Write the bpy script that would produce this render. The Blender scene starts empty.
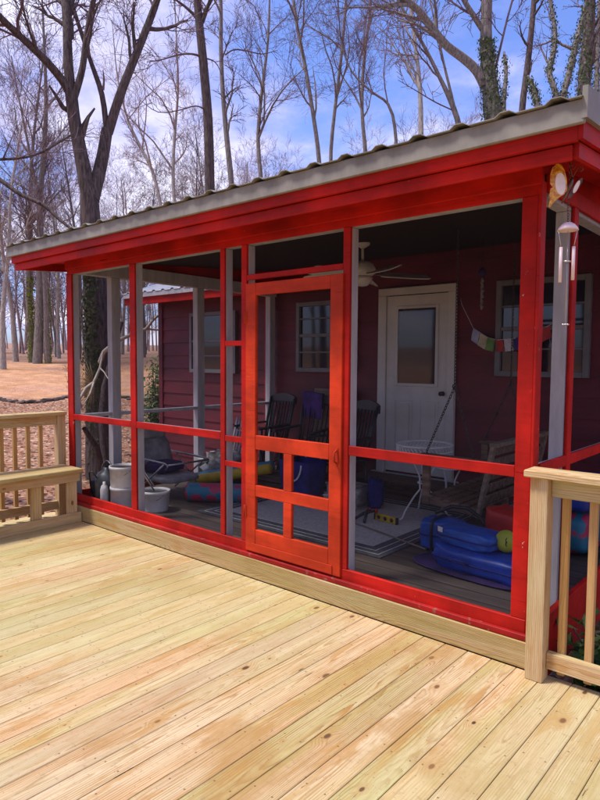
import bpy, bmesh, math, random
from mathutils import Vector, Matrix, noise
R = math.radians
rng = random.Random(7)
scene = bpy.context.scene
C = scene.collection

# ------------------------------------------------------------------ camera
CAM = Vector((5.952, -3.219, 1.634))
FPX = 614.92
FW = Vector((-0.65411984, 0.75362135, -0.06466907))
RT = Vector((0.75490951, 0.65579664, 0.00651107))
UP = Vector((-0.04731664, 0.04456028, 0.99788552))
cd = bpy.data.cameras.new('camera'); cam = bpy.data.objects.new('camera', cd); C.objects.link(cam)
cam.matrix_world = Matrix.Translation(CAM) @ Matrix((RT, UP, -FW)).transposed().to_4x4()
cd.sensor_fit = 'VERTICAL'; cd.sensor_height = 36; cd.lens = 36 * FPX / 800
cd.clip_start = .05; cd.clip_end = 2000
scene.camera = cam
def at(u, v, Z):
    return CAM + (FW + RT * ((u - 300) / FPX) - UP * ((v - 400) / FPX)) * Z

# ------------------------------------------------------------------ node helpers
def new_mat(name):
    m = bpy.data.materials.new(name); m.use_nodes = True
    nt = m.node_tree; nt.nodes.clear()
    out = nt.nodes.new('ShaderNodeOutputMaterial')
    b = nt.nodes.new('ShaderNodeBsdfPrincipled')
    nt.links.new(b.outputs[0], out.inputs[0])
    return m, nt, b, out
def math_(nt, op, a, b=None, c=None, clamp=False):
    n = nt.nodes.new('ShaderNodeMath'); n.operation = op; n.use_clamp = clamp
    for i, v in enumerate((a, b, c)):
        if v is None: continue
        if hasattr(v, 'links'): nt.links.new(v, n.inputs[i])
        else: n.inputs[i].default_value = v
    return n.outputs[0]
def mixc(nt, f, a, b, mode='MIX'):
    n = nt.nodes.new('ShaderNodeMix'); n.data_type = 'RGBA'; n.blend_type = mode
    for s, v in ((n.inputs[0], f), (n.inputs[6], a), (n.inputs[7], b)):
        if hasattr(v, 'links'): nt.links.new(v, s)
        elif isinstance(v, (tuple, list)): s.default_value = tuple(v[:3]) + (1,)
        else: s.default_value = v
    return n.outputs[2]
def noise_(nt, vec, scale, detail=3, rough=.55, dim='3D', w=None):
    n = nt.nodes.new('ShaderNodeTexNoise'); n.noise_dimensions = dim
    n.inputs['Scale'].default_value = scale; n.inputs['Detail'].default_value = detail; n.inputs['Roughness'].default_value = rough
    if vec is not None: nt.links.new(vec, n.inputs['Vector'])
    return n.outputs[0]
def vmul(nt, vec, s):
    n = nt.nodes.new('ShaderNodeVectorMath'); n.operation = 'MULTIPLY'
    nt.links.new(vec, n.inputs[0]); n.inputs[1].default_value = s
    return n.outputs[0]
def smooth(nt, x, a, b):
    n = nt.nodes.new('ShaderNodeMapRange'); n.interpolation_type = 'SMOOTHSTEP'
    nt.links.new(x, n.inputs[0]); n.inputs[1].default_value = a; n.inputs[2].default_value = b
    return n.outputs[0]
def bump(nt, b, h, strength=.3, dist=.002):
    n = nt.nodes.new('ShaderNodeBump'); n.inputs['Strength'].default_value = strength; n.inputs['Distance'].default_value = dist
    nt.links.new(h, n.inputs['Height']); nt.links.new(n.outputs[0], b.inputs['Normal'])
def coord(nt):
    return nt.nodes.new('ShaderNodeTexCoord').outputs['Object']

def plain(name, col, rough=.6, var=.15, scale=6, stretch=(1, 1, 1), bmp=.15, metallic=0., spec=.5, dark=None):
    m, nt, b, out = new_mat(name)
    v = vmul(nt, coord(nt), stretch)
    n1 = noise_(nt, v, scale, 5, .6)
    lo = tuple(c * (1 - var * 1.6) for c in col); hi = tuple(min(1, c * (1 + var)) for c in col)
    f = smooth(nt, n1, .3, .7)
    c = mixc(nt, f, lo, hi)
    if dark:
        n2 = noise_(nt, v, scale * 3.3, 4, .7)
        c = mixc(nt, smooth(nt, n2, dark[1], dark[1] + .1), c, dark[0])
    nt.links.new(c, b.inputs['Base Color'])
    b.inputs['Roughness'].default_value = rough; b.inputs['Metallic'].default_value = metallic
    b.inputs['Specular IOR Level'].default_value = spec
    if bmp:
        n3 = noise_(nt, v, scale * 8, 3, .6)
        bump(nt, b, n3, bmp, .003)
    return m

def paint(name, col, chip=(.50, .30, .25), chipt=.7, rough=.6, var=.26):
    m, nt, b, out = new_mat(name)
    oc = coord(nt)
    n1 = noise_(nt, oc, 2.2, 5, .6)
    nx = noise_(nt, vmul(nt, oc, (1.5, 30, 30)), 1.0, 4, .6)
    nz = noise_(nt, vmul(nt, oc, (30, 30, 1.5)), 1.0, 4, .6)
    c = mixc(nt, smooth(nt, n1, .3, .72), tuple(x * (1 - var * 1.5) for x in col), tuple(min(1, x * (1 + var)) for x in col))
    c = mixc(nt, math_(nt, 'MULTIPLY', smooth(nt, nx, .50, .72), .34), c, tuple(x * .42 for x in col))
    n4 = noise_(nt, vmul(nt, oc, (.9, 5, 5)), 2.3, 6, .7)
    c = mixc(nt, math_(nt, 'MULTIPLY', smooth(nt, n4, .50, .72), .45), c, tuple(x * .5 for x in col))
    n5 = noise_(nt, vmul(nt, oc, (2.2, 60, 60)), 1.0, 3, .6); n6 = noise_(nt, oc, 1.7, 3, .6)
    c = mixc(nt, math_(nt, 'MULTIPLY', math_(nt, 'MULTIPLY', smooth(nt, n5, .66, .70), smooth(nt, n6, .50, .60)), .8), c, tuple(x * .16 for x in col))
    n2 = noise_(nt, vmul(nt, oc, (7, 7, 5)), 2.6, 6, .72)
    c = mixc(nt, math_(nt, 'MULTIPLY', smooth(nt, n2, chipt, chipt + .03), .8), c, chip)
    nt.links.new(c, b.inputs['Base Color'])
    nt.links.new(math_(nt, 'ADD', math_(nt, 'MULTIPLY', n1, .35), rough - .15), b.inputs['Roughness'])
    b.inputs['Specular IOR Level'].default_value = .16
    bump(nt, b, math_(nt, 'ADD', nx, nz), .5, .003)
    return m

def pine(name, tint=(1, 1, 1), contrast=1., orange=0., joist=False):
    """new softwood: growth rings cut flat, knots, a tint per board; UV = metres (across, along), colour layer 'seed' = board"""
    m, nt, b, out = new_mat(name)
    uv = nt.nodes.new('ShaderNodeUVMap').outputs[0]
    sp = nt.nodes.new('ShaderNodeSeparateXYZ'); nt.links.new(uv, sp.inputs[0])
    s, t = sp.outputs[0], sp.outputs[1]
    at_ = nt.nodes.new('ShaderNodeAttribute'); at_.attribute_name = 'seed'
    sc = nt.nodes.new('ShaderNodeSeparateColor'); nt.links.new(at_.outputs['Color'], sc.inputs[0])
    r1, r2, r3 = sc.outputs[0], sc.outputs[1], sc.outputs[2]
    def comb(x, y, z=0.):
        n = nt.nodes.new('ShaderNodeCombineXYZ')
        for i, v in enumerate((x, y, z)):
            if hasattr(v, 'links'): nt.links.new(v, n.inputs[i])
            else: n.inputs[i].default_value = v
        return n.outputs[0]
    M = lambda a, k: math_(nt, 'MULTIPLY', a, k)
    A = lambda a, k: math_(nt, 'ADD', a, k)
    sd = M(r1, 31.)
    wob = noise_(nt, comb(M(s, 2.), M(t, .9), sd), 1.0, 2, .5)
    wob2 = noise_(nt, comb(M(s, 12.), M(t, 3.), sd), 1.0, 3, .6)
    # knots
    vo = nt.nodes.new('ShaderNodeTexVoronoi'); vo.voronoi_dimensions = '2D'; vo.feature = 'F1'; vo.inputs['Scale'].default_value = 1.
    kv = comb(A(M(s, 4.0), sd), M(t, 2.2)); nt.links.new(kv, vo.inputs['Vector'])
    kd = M(vo.outputs['Distance'], .3)
    csp = nt.nodes.new('ShaderNodeSeparateColor'); nt.links.new(vo.outputs['Color'], csp.inputs[0])
    kon = math_(nt, 'GREATER_THAN', csp.outputs[0], .62)
    krad = A(M(csp.outputs[1], .015), .004)
    rel = math_(nt, 'DIVIDE', kd, krad)
    halo = M(math_(nt, 'SUBTRACT', 1., smooth(nt, rel, .8, 5.)), kon)
    knot = M(math_(nt, 'SUBTRACT', 1., smooth(nt, A(rel, M(wob2, .9)), 1.0, 1.7)), kon)
    # rings
    s0 = A(M(A(r2, -.5), .16), s)
    z0 = A(A(M(A(wob, -.5), .14), M(r3, .05)), M(A(wob2, -.5), .010))
    z0 = A(z0, M(halo, .03))
    rr = math_(nt, 'SQRT', A(math_(nt, 'MULTIPLY', s0, s0), math_(nt, 'MULTIPLY', z0, z0)))
    jit = noise_(nt, comb(M(s, 160.), M(t, 5.), sd), 1.0, 2, .6)
    ph = math_(nt, 'FRACT', A(math_(nt, 'DIVIDE', rr, A(M(r1, .005), .0075)), M(A(jit, -.5), .55)))
    late = M(smooth(nt, ph, .40, .90), math_(nt, 'SUBTRACT', 1., smooth(nt, ph, .93, 1.)))
    lvar = noise_(nt, comb(M(s, 14.), M(t, 2.2), A(sd, 71.)), 1.0, 3, .6)
    late = M(late, A(M(smooth(nt, lvar, .28, .70), .85), .15))
    fib = noise_(nt, comb(M(s, 520.), M(t, 7.), sd), 1.0, 3, .65)
    str_ = noise_(nt, comb(M(s, 70.), M(t, 1.6), A(sd, 5.)), 1.0, 4, .65)
    big = noise_(nt, comb(M(s, 5.), M(t, 1.3), A(sd, 9.)), 1.0, 3, .55)
    early = (.595 * tint[0], .460 * tint[1], .280 * tint[2]); lat = (.33 * tint[0], .165 * tint[1], .055 * tint[2])
    c = mixc(nt, M(late, .90 * contrast), early, lat)
    c = mixc(nt, M(smooth(nt, str_, .50, .70), .55), c, (.38, .225, .09))
    c = mixc(nt, M(smooth(nt, str_, .50, .28), .30), c, (.78, .66, .43))
    pn = noise_(nt, comb(M(s, 6.), M(t, .8), A(sd, 17.)), 1.0, 4, .6); gn = noise_(nt, comb(M(s, 7.), M(t, .7), A(sd, 51.)), 1.0, 4, .6)
    pink = mixc(nt, smooth(nt, A(M(pn, .85), M(r2, .22)), .44, .70), (1, 1, 1), (1.0, .86, .77))
    grn = mixc(nt, smooth(nt, A(M(gn, .85), M(r3, .22)), .50, .76), (1, 1, 1), (.80, .87, .62))
    c = mixc(nt, 1., c, pink, 'MULTIPLY'); c = mixc(nt, 1., c, grn, 'MULTIPLY')
    val = A(M(r1, .20), .87)
    c = mixc(nt, 1., c, comb(val, val, val), 'MULTIPLY')
    c = mixc(nt, M(smooth(nt, big, .54, .80), .32), c, (.48, .35, .16))
    big2 = noise_(nt, comb(M(s, 9.), M(t, 1.7), A(sd, 33.)), 1.0, 5, .65)
    c = mixc(nt, M(smooth(nt, big2, .545, .63), .60), c, (.43, .215, .055))
    c = mixc(nt, M(smooth(nt, fib, .42, .68), .48), c, (.32, .185, .07))
    if joist:                                   # damp and trodden patches that run over several boards
        oc = coord(nt)
        st1 = noise_(nt, vmul(nt, oc, (1.3, .75, 1)), 1.0, 6, .68)
        c = mixc(nt, M(smooth(nt, st1, .53, .63), .60), c, (.36, .20, .065))
        st2 = noise_(nt, vmul(nt, oc, (1, .55, 1)), .55, 4, .6)
        c = mixc(nt, M(smooth(nt, st2, .44, .60), .38), c, (.46, .45, .20))
        dust = noise_(nt, oc, 26., 5, .7)
        c = mixc(nt, M(smooth(nt, dust, .56, .68), .45), c, (.30, .20, .11))
        dots = noise_(nt, oc, 75., 2, .5)
        c = mixc(nt, M(smooth(nt, dots, .69, .73), .7), c, (.17, .10, .06))
    crk = noise_(nt, comb(M(s, 42.), M(t, 4.5), A(sd, 3.)), 1.0, 4, .7)
    c = mixc(nt, M(smooth(nt, crk, .685, .73), .85), c, (.075, .045, .025))
    c = mixc(nt, M(halo, .35), c, (.42, .23, .08))
    c = mixc(nt, knot, c, mixc(nt, csp.outputs[2], (.06, .035, .022), (.30, .15, .06)))
    if orange: c = mixc(nt, orange, c, (.55, .27, .07))
    if joist:                                                      # screw heads: two to a board at every joist
        ft = math_(nt, 'SUBTRACT', math_(nt, 'FRACT', math_(nt, 'DIVIDE', A(t, M(r2, .012)), .406)), .5)
        fs = math_(nt, 'SUBTRACT', math_(nt, 'ABSOLUTE', s), .045)
        dd = math_(nt, 'SQRT', A(math_(nt, 'POWER', M(ft, .406), 2.), math_(nt, 'POWER', fs, 2.)))
        c = mixc(nt, math_(nt, 'MULTIPLY', math_(nt, 'SUBTRACT', 1., smooth(nt, dd, .0032, .0058)), .8), c, (.16, .09, .05))
    nt.links.new(c, b.inputs['Base Color'])
    b.inputs['Roughness'].default_value = .72; b.inputs['Specular IOR Level'].default_value = .12
    bump(nt, b, A(A(late, M(fib, 1.2)), str_), .45, .002)
    return m

M_ = {}
M_['deck'] = pine('deck_pine', joist=True)
M_['pine'] = pine('rail_pine', tint=(1.02, 1.04, 1.0), contrast=.8)
M_['baluster'] = pine('baluster_pine', tint=(1.0, .86, .70), contrast=.8, orange=.25)
M_['ledger'] = pine('ledger_pine', tint=(.98, 1.02, .95), contrast=.7)
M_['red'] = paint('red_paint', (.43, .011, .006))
M_['red_worn'] = paint('worn_red_paint', (.43, .011, .006), chip=(.58, .40, .34), chipt=.655)
M_['door_red'] = paint('screen_door_paint', (.56, .042, .010), chip=(.60, .2, .13), chipt=.69)
M_['sill_red'] = paint('worn_sill_paint', (.36, .014, .012), chip=(.25, .1, .07), chipt=.60)
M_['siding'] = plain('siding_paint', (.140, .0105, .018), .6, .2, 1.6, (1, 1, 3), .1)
M_['grey'] = plain('grey_post_paint', (.50, .48, .50), .6, .10, 3, (6, 6, 1), .2)
M_['metal'] = plain('roof_metal', (.25, .228, .19), .65, .16, 2.0, (3, 1, 1.5), .05, .15, dark=((.19, .165, .14), .66))
M_['white_metal'] = plain('pale_roof_metal', (.62, .62, .66), .35, .08, 3, (1, 1, 1), .0, .3)
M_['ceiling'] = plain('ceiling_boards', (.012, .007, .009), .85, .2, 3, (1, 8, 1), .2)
M_['floor'] = None
M_['white'] = plain('white_trim', (.64, .62, .57), .5, .06, 4, (1, 1, 1), .05)
M_['white_wire'] = plain('white_wire', (.78, .77, .74), .45, .06, 12)
M_['black'] = plain('black_plastic', (.02, .02, .024), .45, .3, 8)
M_['dark_wood'] = plain('dark_chair_wood', (.022, .018, .024), .45, .3, 9, (1, 1, .2), .2)
M_['swing_wood'] = plain('weathered_wood', (.22, .14, .095), .75, .3, 8, (.4, 3, 3), .5)
M_['swing_rail'] = plain('pale_weathered_wood', (.25, .19, .14), .75, .2, 8, (1, 3, 3), .5)
M_['brown_wood'] = plain('brown_step_wood', (.09, .045, .03), .7, .3, 6, (.5, 4, 4), .4)
M_['chain'] = plain('chain_metal', (.10, .085, .08), .45, .2, 30, (1, 1, 1), 0, .8)
M_['brass'] = plain('dark_bronze', (.16, .085, .06), .4, .25, 20, (1, 1, 1), .1, .85)
M_['silver'] = plain('silver_metal', (.6, .57, .55), .28, .1, 20, (1, 1, 1), 0, .9)
M_['chime'] = plain('pale_chime_tube', (.78, .60, .58), .35, .06, 9, (1, 1, 1), 0, .0)
M_['blue'] = plain('blue_vinyl', (.006, .045, .33), .38, .2, 5, (1, 1, 1), .3)
M_['blue2'] = plain('bright_blue_vinyl', (.008, .085, .42), .38, .15, 5, (1, 1, 1), .3)
M_['navy'] = plain('navy_fabric', (.010, .012, .16), .8, .3, 6, (1, 1, 1), .4)
M_['purple'] = plain('purple_fabric', (.075, .022, .20), .8, .3, 6, (1, 1, 1), .4)
M_['darkpurple'] = plain('dark_purple_fabric', (.03, .012, .09), .85, .3, 6, (1, 1, 1), .4)
M_['red_cloth'] = plain('red_vinyl', (.42, .012, .010), .5, .2, 5, (1, 1, 1), .3)
M_['yellow'] = plain('yellow_foam', (.62, .42, .02), .6, .15, 6)
M_['lime'] = plain('lime_ball', (.42, .48, .04), .55, .15, 6)
M_['teal'] = plain('teal_foam', (.02, .22, .36), .55, .2, 6)
M_['window_grey'] = plain('window_trim', (.19, .185, .185), .6, .1, 4)
M_['grey_cloth'] = plain('grey_mesh_fabric', (.30, .29, .30), .85, .2, 9, (1, 1, 1), .4)
M_['steel'] = plain('tube_steel', (.34, .33, .33), .35, .15, 9, (1, 1, 1), 0, .8)
M_['bucket'] = plain('white_plastic', (.68, .67, .66), .45, .12, 7, dark=((.25, .2, .18), .68))
M_['gunmetal'] = plain('dark_grey_metal', (.10, .105, .11), .38, .3, 9, (1, 1, 1), .1, .5)
M_['plastic'] = plain('clear_plastic_sheet', (.40, .39, .36), .25, .25, 12, (1, 1, 1), .8)
M_['card'] = plain('cardboard', (.26, .16, .085), .8, .12, 5)
M_['rug'] = plain('rug_grey', (.50, .475, .45), .95, .12, 40, (1, 1, 1), .6)
M_['rug_dark'] = plain('rug_border', (.085, .085, .10), .95, .2, 40, (1, 1, 1), .6)
M_['rope'] = plain('pale_rope', (.62, .60, .62), .8, .15, 30)
M_['skin_pink'] = plain('pale_foam', (.66, .47, .40), .7, .1, 9)
M_['bark_dark'] = plain('dark_bark', (.098, .072, .066), .9, .35, 7, (4, 4, .6), 1.0, spec=.15)
M_['bark_grey'] = plain('grey_bark', (.20, .17, .15), .9, .3, 7, (4, 4, .6), .8, spec=.15)
M_['bark_pale'] = plain('pale_bark', (.34, .30, .26), .9, .28, 6, (4, 4, .6), .7, spec=.15)
M_['twig'] = plain('twig_bark', (.16, .105, .115), .85, .2, 3, (1, 1, 1), 0, spec=.15)
M_['twig_pale'] = plain('pale_twig_bark', (.30, .215, .215), .85, .2, 3, (1, 1, 1), 0, spec=.15)
M_['moss'] = plain('moss_green', (.17, .20, .035), .9, .3, 9, (1, 1, 1), .8, spec=.1)
M_['deadwood'] = plain('dead_branch_wood', (.52, .45, .36), .8, .15, 9)
M_['straw'] = plain('dry_frond', (.50, .33, .14), .85, .2, 12)
M_['stone'] = plain('dark_edging', (.075, .05, .042), .9, .4, 3, (1, 1, 1), 1.)

def leafmat(name, c1, c2, c3):
    m, nt, b, out = new_mat(name)
    g = nt.nodes.new('ShaderNodeNewGeometry')
    ri = g.outputs['Random Per Island']
    c = mixc(nt, smooth(nt, ri, 0, .6), c1, c2); c = mixc(nt, smooth(nt, ri, .7, 1.), c, c3)
    nt.links.new(c, b.inputs['Base Color']); b.inputs['Roughness'].default_value = .5; b.inputs['Specular IOR Level'].default_value = .3
    tr = nt.nodes.new('ShaderNodeBsdfTranslucent'); nt.links.new(c, tr.inputs[0])
    mx = nt.nodes.new('ShaderNodeMixShader'); mx.inputs[0].default_value = .3
    nt.links.new(b.outputs[0], mx.inputs[1]); nt.links.new(tr.outputs[0], mx.inputs[2]); nt.links.new(mx.outputs[0], out.inputs[0])
    return m
M_['leaf'] = leafmat('shrub_leaves', (.035, .095, .02), (.08, .16, .04), (.16, .22, .07))
M_['ivy'] = leafmat('ivy_leaves', (.045, .062, .022), (.085, .105, .038), (.16, .15, .07))
M_['litter'] = leafmat('fallen_leaf_brown', (.22, .10, .06), (.38, .20, .12), (.54, .37, .26))

def mk_floor():
    m, nt, b, out = new_mat('weathered_floor_boards')
    oc = coord(nt)
    sp = nt.nodes.new('ShaderNodeSeparateXYZ'); nt.links.new(oc, sp.inputs[0])
    k = math_(nt, 'DIVIDE', sp.outputs[1], .14)
    fr = math_(nt, 'FRACT', k); fl = math_(nt, 'FLOOR', k)
    wn = nt.nodes.new('ShaderNodeTexWhiteNoise'); wn.noise_dimensions = '1D'; nt.links.new(fl, wn.inputs['W'])
    gap = math_(nt, 'LESS_THAN', math_(nt, 'ABSOLUTE', math_(nt, 'SUBTRACT', fr, .5)), .47)
    n1 = noise_(nt, vmul(nt, oc, (1.2, 14, 1)), 2., 5, .65)
    c = mixc(nt, wn.outputs[0], (.045, .033, .03), (.10, .075, .062))
    c = mixc(nt, smooth(nt, n1, .5, .8), c, (.17, .125, .10))
    c = mixc(nt, gap, (.01, .008, .008), c)
    nt.links.new(c, b.inputs['Base Color']); b.inputs['Roughness'].default_value = .6
    bump(nt, b, math_(nt, 'ADD', n1, gap), .4, .004)
    return m
M_['floor'] = mk_floor()

def mk_glass(name='window_glass'):
    m, nt, b, out = new_mat(name)
    b.inputs['Base Color'].default_value = (.02, .018, .024, 1); b.inputs['Roughness'].default_value = .04
    b.inputs['Specular IOR Level'].default_value = .7
    n = noise_(nt, coord(nt), 1.5, 2, .5); bump(nt, b, n, .05, .01)
    return m
M_['glass'] = mk_glass()

def mk_screen():
    m, nt, b, out = new_mat('insect_screen')
    tr = nt.nodes.new('ShaderNodeBsdfTransparent')
    df = nt.nodes.new('ShaderNodeBsdfDiffuse')
    n = noise_(nt, coord(nt), 2.5, 4, .6)
    c = mixc(nt, n, (.010, .009, .012), (.030, .028, .031)); nt.links.new(c, df.inputs[0])
    mx = nt.nodes.new('ShaderNodeMixShader')
    nt.links.new(math_(nt, 'ADD', math_(nt, 'MULTIPLY', n, .14), .15), mx.inputs[0])
    nt.links.new(tr.outputs[0], mx.inputs[1]); nt.links.new(df.outputs[0], mx.inputs[2]); nt.links.new(mx.outputs[0], out.inputs[0])
    return m
M_['screen'] = mk_screen()

def mk_ground():
    m, nt, b, out = new_mat('leaf_strewn_ground')
    oc = coord(nt)
    vd = nt.nodes.new('ShaderNodeVectorMath'); vd.operation = 'DISTANCE'; nt.links.new(oc, vd.inputs[0]); vd.inputs[1].default_value = (5.95, -3.2, 0)
    big = noise_(nt, oc, .25, 4, .6)
    dist = math_(nt, 'ADD', vd.outputs['Value'], math_(nt, 'MULTIPLY', math_(nt, 'SUBTRACT', big, .5), 5.))
    vo = nt.nodes.new('ShaderNodeTexVoronoi'); vo.inputs['Scale'].default_value = 15.; nt.links.new(oc, vo.inputs['Vector'])
    cs = nt.nodes.new('ShaderNodeSeparateColor'); nt.links.new(vo.outputs['Color'], cs.inputs[0])
    lit = mixc(nt, cs.outputs[0], (.19, .085, .05), (.42, .22, .135)); lit = mixc(nt, smooth(nt, cs.outputs[1], .8, .95), lit, (.54, .38, .28))
    lit = mixc(nt, smooth(nt, cs.outputs[2], .84, .95), lit, (.10, .07, .05))
    n2 = noise_(nt, oc, 1.3, 6, .7)
    field = mixc(nt, smooth(nt, n2, .35, .68), (.40, .195, .095), (.58, .325, .185))
    n3 = noise_(nt, oc, .45, 5, .65)
    field = mixc(nt, math_(nt, 'MULTIPLY', smooth(nt, n3, .45, .6), .8), field, mixc(nt, cs.outputs[0], (.34, .16, .10), (.56, .33, .22)))
    c = mixc(nt, smooth(nt, dist, 24., 25.5), lit, field)
    c = mixc(nt, smooth(nt, dist, 38., 46.), c, mixc(nt, n2, (.24, .13, .09), (.40, .24, .17)))
    nt.links.new(c, b.inputs['Base Color']); b.inputs['Roughness'].default_value = .95; b.inputs['Specular IOR Level'].default_value = .1
    bump(nt, b, math_(nt, 'ADD', vo.outputs['Distance'], n2), .6, .05)
    return m
M_['ground'] = mk_ground()

# ------------------------------------------------------------------ mesh helpers
class MB:
    def __init__(s):
        s.bm = bmesh.new(); s.uv = s.bm.loops.layers.uv.new('UVMap'); s.sd = s.bm.loops.layers.float_color.new('seed')
    def _finish(s, faces, mat, seed, smooth_=False):
        for f in faces: f.smooth = smooth_
    def obox(s, size, mtx, bev=.003, seed=None):
        t = bmesh.new(); bmesh.ops.create_cube(t, size=1)
        for v in t.verts: v.co = Vector((v.co.x * size[0], v.co.y * size[1], v.co.z * size[2]))
        if bev: bmesh.ops.bevel(t, geom=list(t.edges), offset=min(bev, min(size) * .3), segments=1, affect='EDGES', profile=.5)
        ax = max(range(3), key=lambda i: size[i]); oth = [i for i in range(3) if i != ax]
        sd = seed or (rng.random(), rng.random(), rng.random()); off = rng.random() * 40
        mp = {}
        for v in t.verts: mp[v] = s.bm.verts.new(mtx @ v.co)
        for f in t.faces:
            n = f.normal; na = max(range(3), key=lambda i: abs(n[i]))
            try: nf = s.bm.faces.new([mp[v] for v in f.verts])
            except ValueError: continue
            for l, v in zip(nf.loops, f.verts):
                if na == ax: uv = (v.co[oth[0]], v.co[oth[1]] + off)
                else:
                    o = oth[0] if na == oth[1] else oth[1]
                    uv = (v.co[o] + (.0 if size[o] >= size[na] else .11), v.co[ax] + off)
                l[s.uv].uv = uv; l[s.sd] = (*sd, 1)
        t.free(); return s
    def box(s, x0, x1, y0, y1, z0, z1, bev=.003, seed=None):
        return s.obox((abs(x1 - x0), abs(y1 - y0), abs(z1 - z0)), Matrix.Translation(((x0 + x1) / 2, (y0 + y1) / 2, (z0 + z1) / 2)), bev, seed)
    def beam(s, p, q, w, h, bev=.003, up=(0, 0, 1), ext=0):
        p, q = Vector(p), Vector(q); d = (q - p); L = d.length + ext; d.normalize()
        up = Vector(up)
        if abs(d.dot(up)) > .98: up = Vector((0, 1, 0))
        sx = d.cross(up).normalized(); uz = sx.cross(d)
        m = Matrix((d, sx, uz)).transposed().to_4x4(); m.translation = (p + q) / 2
        return s.obox((L, w, h), m, bev)
    def tube(s, pts, rad, sides=8, cap=True):
        pts = [Vector(p) for p in pts]; n = len(pts)
        rs = rad if isinstance(rad, (list, tuple)) else [rad] * n
        prev = None; ref = None
        for i, p in enumerate(pts):
            d = (pts[min(i + 1, n - 1)] - pts[max(i - 1, 0)]).normalized()
            if ref is None: ref = Vector((0, 0, 1)) if abs(d.z) < .9 else Vector((1, 0, 0))
            a = d.cross(ref).normalized(); b = a.cross(d).normalized(); ref = b
            ring = [s.bm.verts.new(p + (a * math.cos(2 * math.pi * k / sides) + b * math.sin(2 * math.pi * k / sides)) * rs[i]) for k in range(sides)]
            if prev:
                for k in range(sides):
                    f = s.bm.faces.new([prev[k], prev[(k + 1) % sides], ring[(k + 1) % sides], ring[k]]); f.smooth = True
            elif cap: s.bm.faces.new(ring[::-1])
            prev = ring
        if cap: s.bm.faces.new(prev)
        return s
    def lathe(s, prof, c, sides=24, axis=None):
        m = Matrix.Translation(c)
        if axis is not None: m = m @ Vector((0, 0, 1)).rotation_difference(Vector(axis)).to_matrix().to_4x4()
        prev = None
        for r, z in prof:
            if r < 1e-5: ring = [s.bm.verts.new(m @ Vector((0, 0, z)))]
            else: ring = [s.bm.verts.new(m @ Vector((r * math.cos(2 * math.pi * k / sides), r * math.sin(2 * math.pi * k / sides), z))) for k in range(sides)]
            if prev:
                for k in range(sides):
                    q = (k + 1) % sides
                    if len(prev) == 1 and len(ring) > 1: vs = [prev[0], ring[q], ring[k]]
                    elif len(ring) == 1 and len(prev) > 1: vs = [prev[k], prev[q], ring[0]]
                    elif len(prev) > 1: vs = [prev[k], prev[q], ring[q], ring[k]]
                    else: continue
                    f = s.bm.faces.new(vs); f.smooth = True
            prev = ring
        return s
    def poly(s, pts):
        vs = [s.bm.verts.new(p) for p in pts]; f = s.bm.faces.new(vs)
        for l, uv in zip(f.loops, ((0, 0), (1, 0), (1, 1), (0, 1))): l[s.uv].uv = uv
        return s
    def prism(s, pts2, axis, a0, a1):
        """outline in the two other axes, extruded along axis"""
        def P(p, a):
            v = list(p); v.insert(axis, a); return v
        A_ = [s.bm.verts.new(P(p, a0)) for p in pts2]; B_ = [s.bm.verts.new(P(p, a1)) for p in pts2]
        n = len(pts2)
        s.bm.faces.new(A_); s.bm.faces.new(B_[::-1])
        for k in range(n): s.bm.faces.new([A_[k], B_[k], B_[(k + 1) % n], A_[(k + 1) % n]])
        return s
    def blob(s, c, size, rot=0, e=.6, nu=28, nv=16, wr=.0, seed=0, tilt=None):
        """superellipsoid cushion with slight creases"""
        def sg(x, p): return math.copysign(abs(x) ** p, x)
        m = Matrix.Translation(c) @ Matrix.Rotation(rot, 4, 'Z')
        if tilt: m = m @ Matrix.Rotation(tilt[0], 4, tilt[1])
        rows = []
        for j in range(nv + 1):
            ph = -math.pi / 2 + math.pi * j / nv
            if j in (0, nv):
                rows.append([s.bm.verts.new(m @ Vector((0, 0, size[2] * (1 if j else -1))))]); continue
            row = []
            for k in range(nu):
                th = 2 * math.pi * k / nu
                p = Vector((sg(math.cos(ph), e) * sg(math.cos(th), e), sg(math.cos(ph), e) * sg(math.sin(th), e), sg(math.sin(ph), e)))
                w = 1 + wr * noise.noise(p * 3 + Vector((seed, 0, 0)))
                row.append(s.bm.verts.new(m @ Vector((p.x * size[0] * w, p.y * size[1] * w, p.z * size[2] * w))))
            rows.append(row)
        for a, b in zip(rows, rows[1:]):
            for k in range(nu):
                q = (k + 1) % nu
                vs = [a[0], b[q], b[k]] if len(a) == 1 else ([a[k], a[q], b[0]] if len(b) == 1 else [a[k], a[q], b[q], b[k]])
                f = s.bm.faces.new(vs); f.smooth = True
        return s
    def build(s, name, mat, parent=None, origin=(0, 0, 0), sharp=True):
        bmesh.ops.recalc_face_normals(s.bm, faces=list(s.bm.faces))
        me = bpy.data.meshes.new(name); s.bm.to_mesh(me); s.bm.free()
        me.materials.append(M_[mat] if isinstance(mat, str) else mat)
        o = bpy.data.objects.new(name, me); C.objects.link(o)
        if parent is not None:
            o.parent = parent
            root = parent
            off = Vector(root.get('_base', (0, 0, 0)))
            o['_base'] = tuple(off)
            if off.length: me.transform(Matrix.Translation(-off))
        elif Vector(origin).length:
            me.transform(Matrix.Translation(-Vector(origin))); o.location = origin
            o['_base'] = tuple(origin)
        return o
def tag(o, label=None, cat=None, group=None, kind=None):
    if label: o['label'] = label
    if cat: o['category'] = cat
    if group: o['group'] = group
    if kind: o['kind'] = kind
    return o
def thing(name, label, cat, base=(0, 0, 0), group=None):
    o = bpy.data.objects.new(name, None); C.objects.link(o); o.location = base; o['_base'] = tuple(base); o.empty_display_size = .1
    return tag(o, label, cat, group)
def B(*a, **k): return MB().box(*a, **k)
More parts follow.
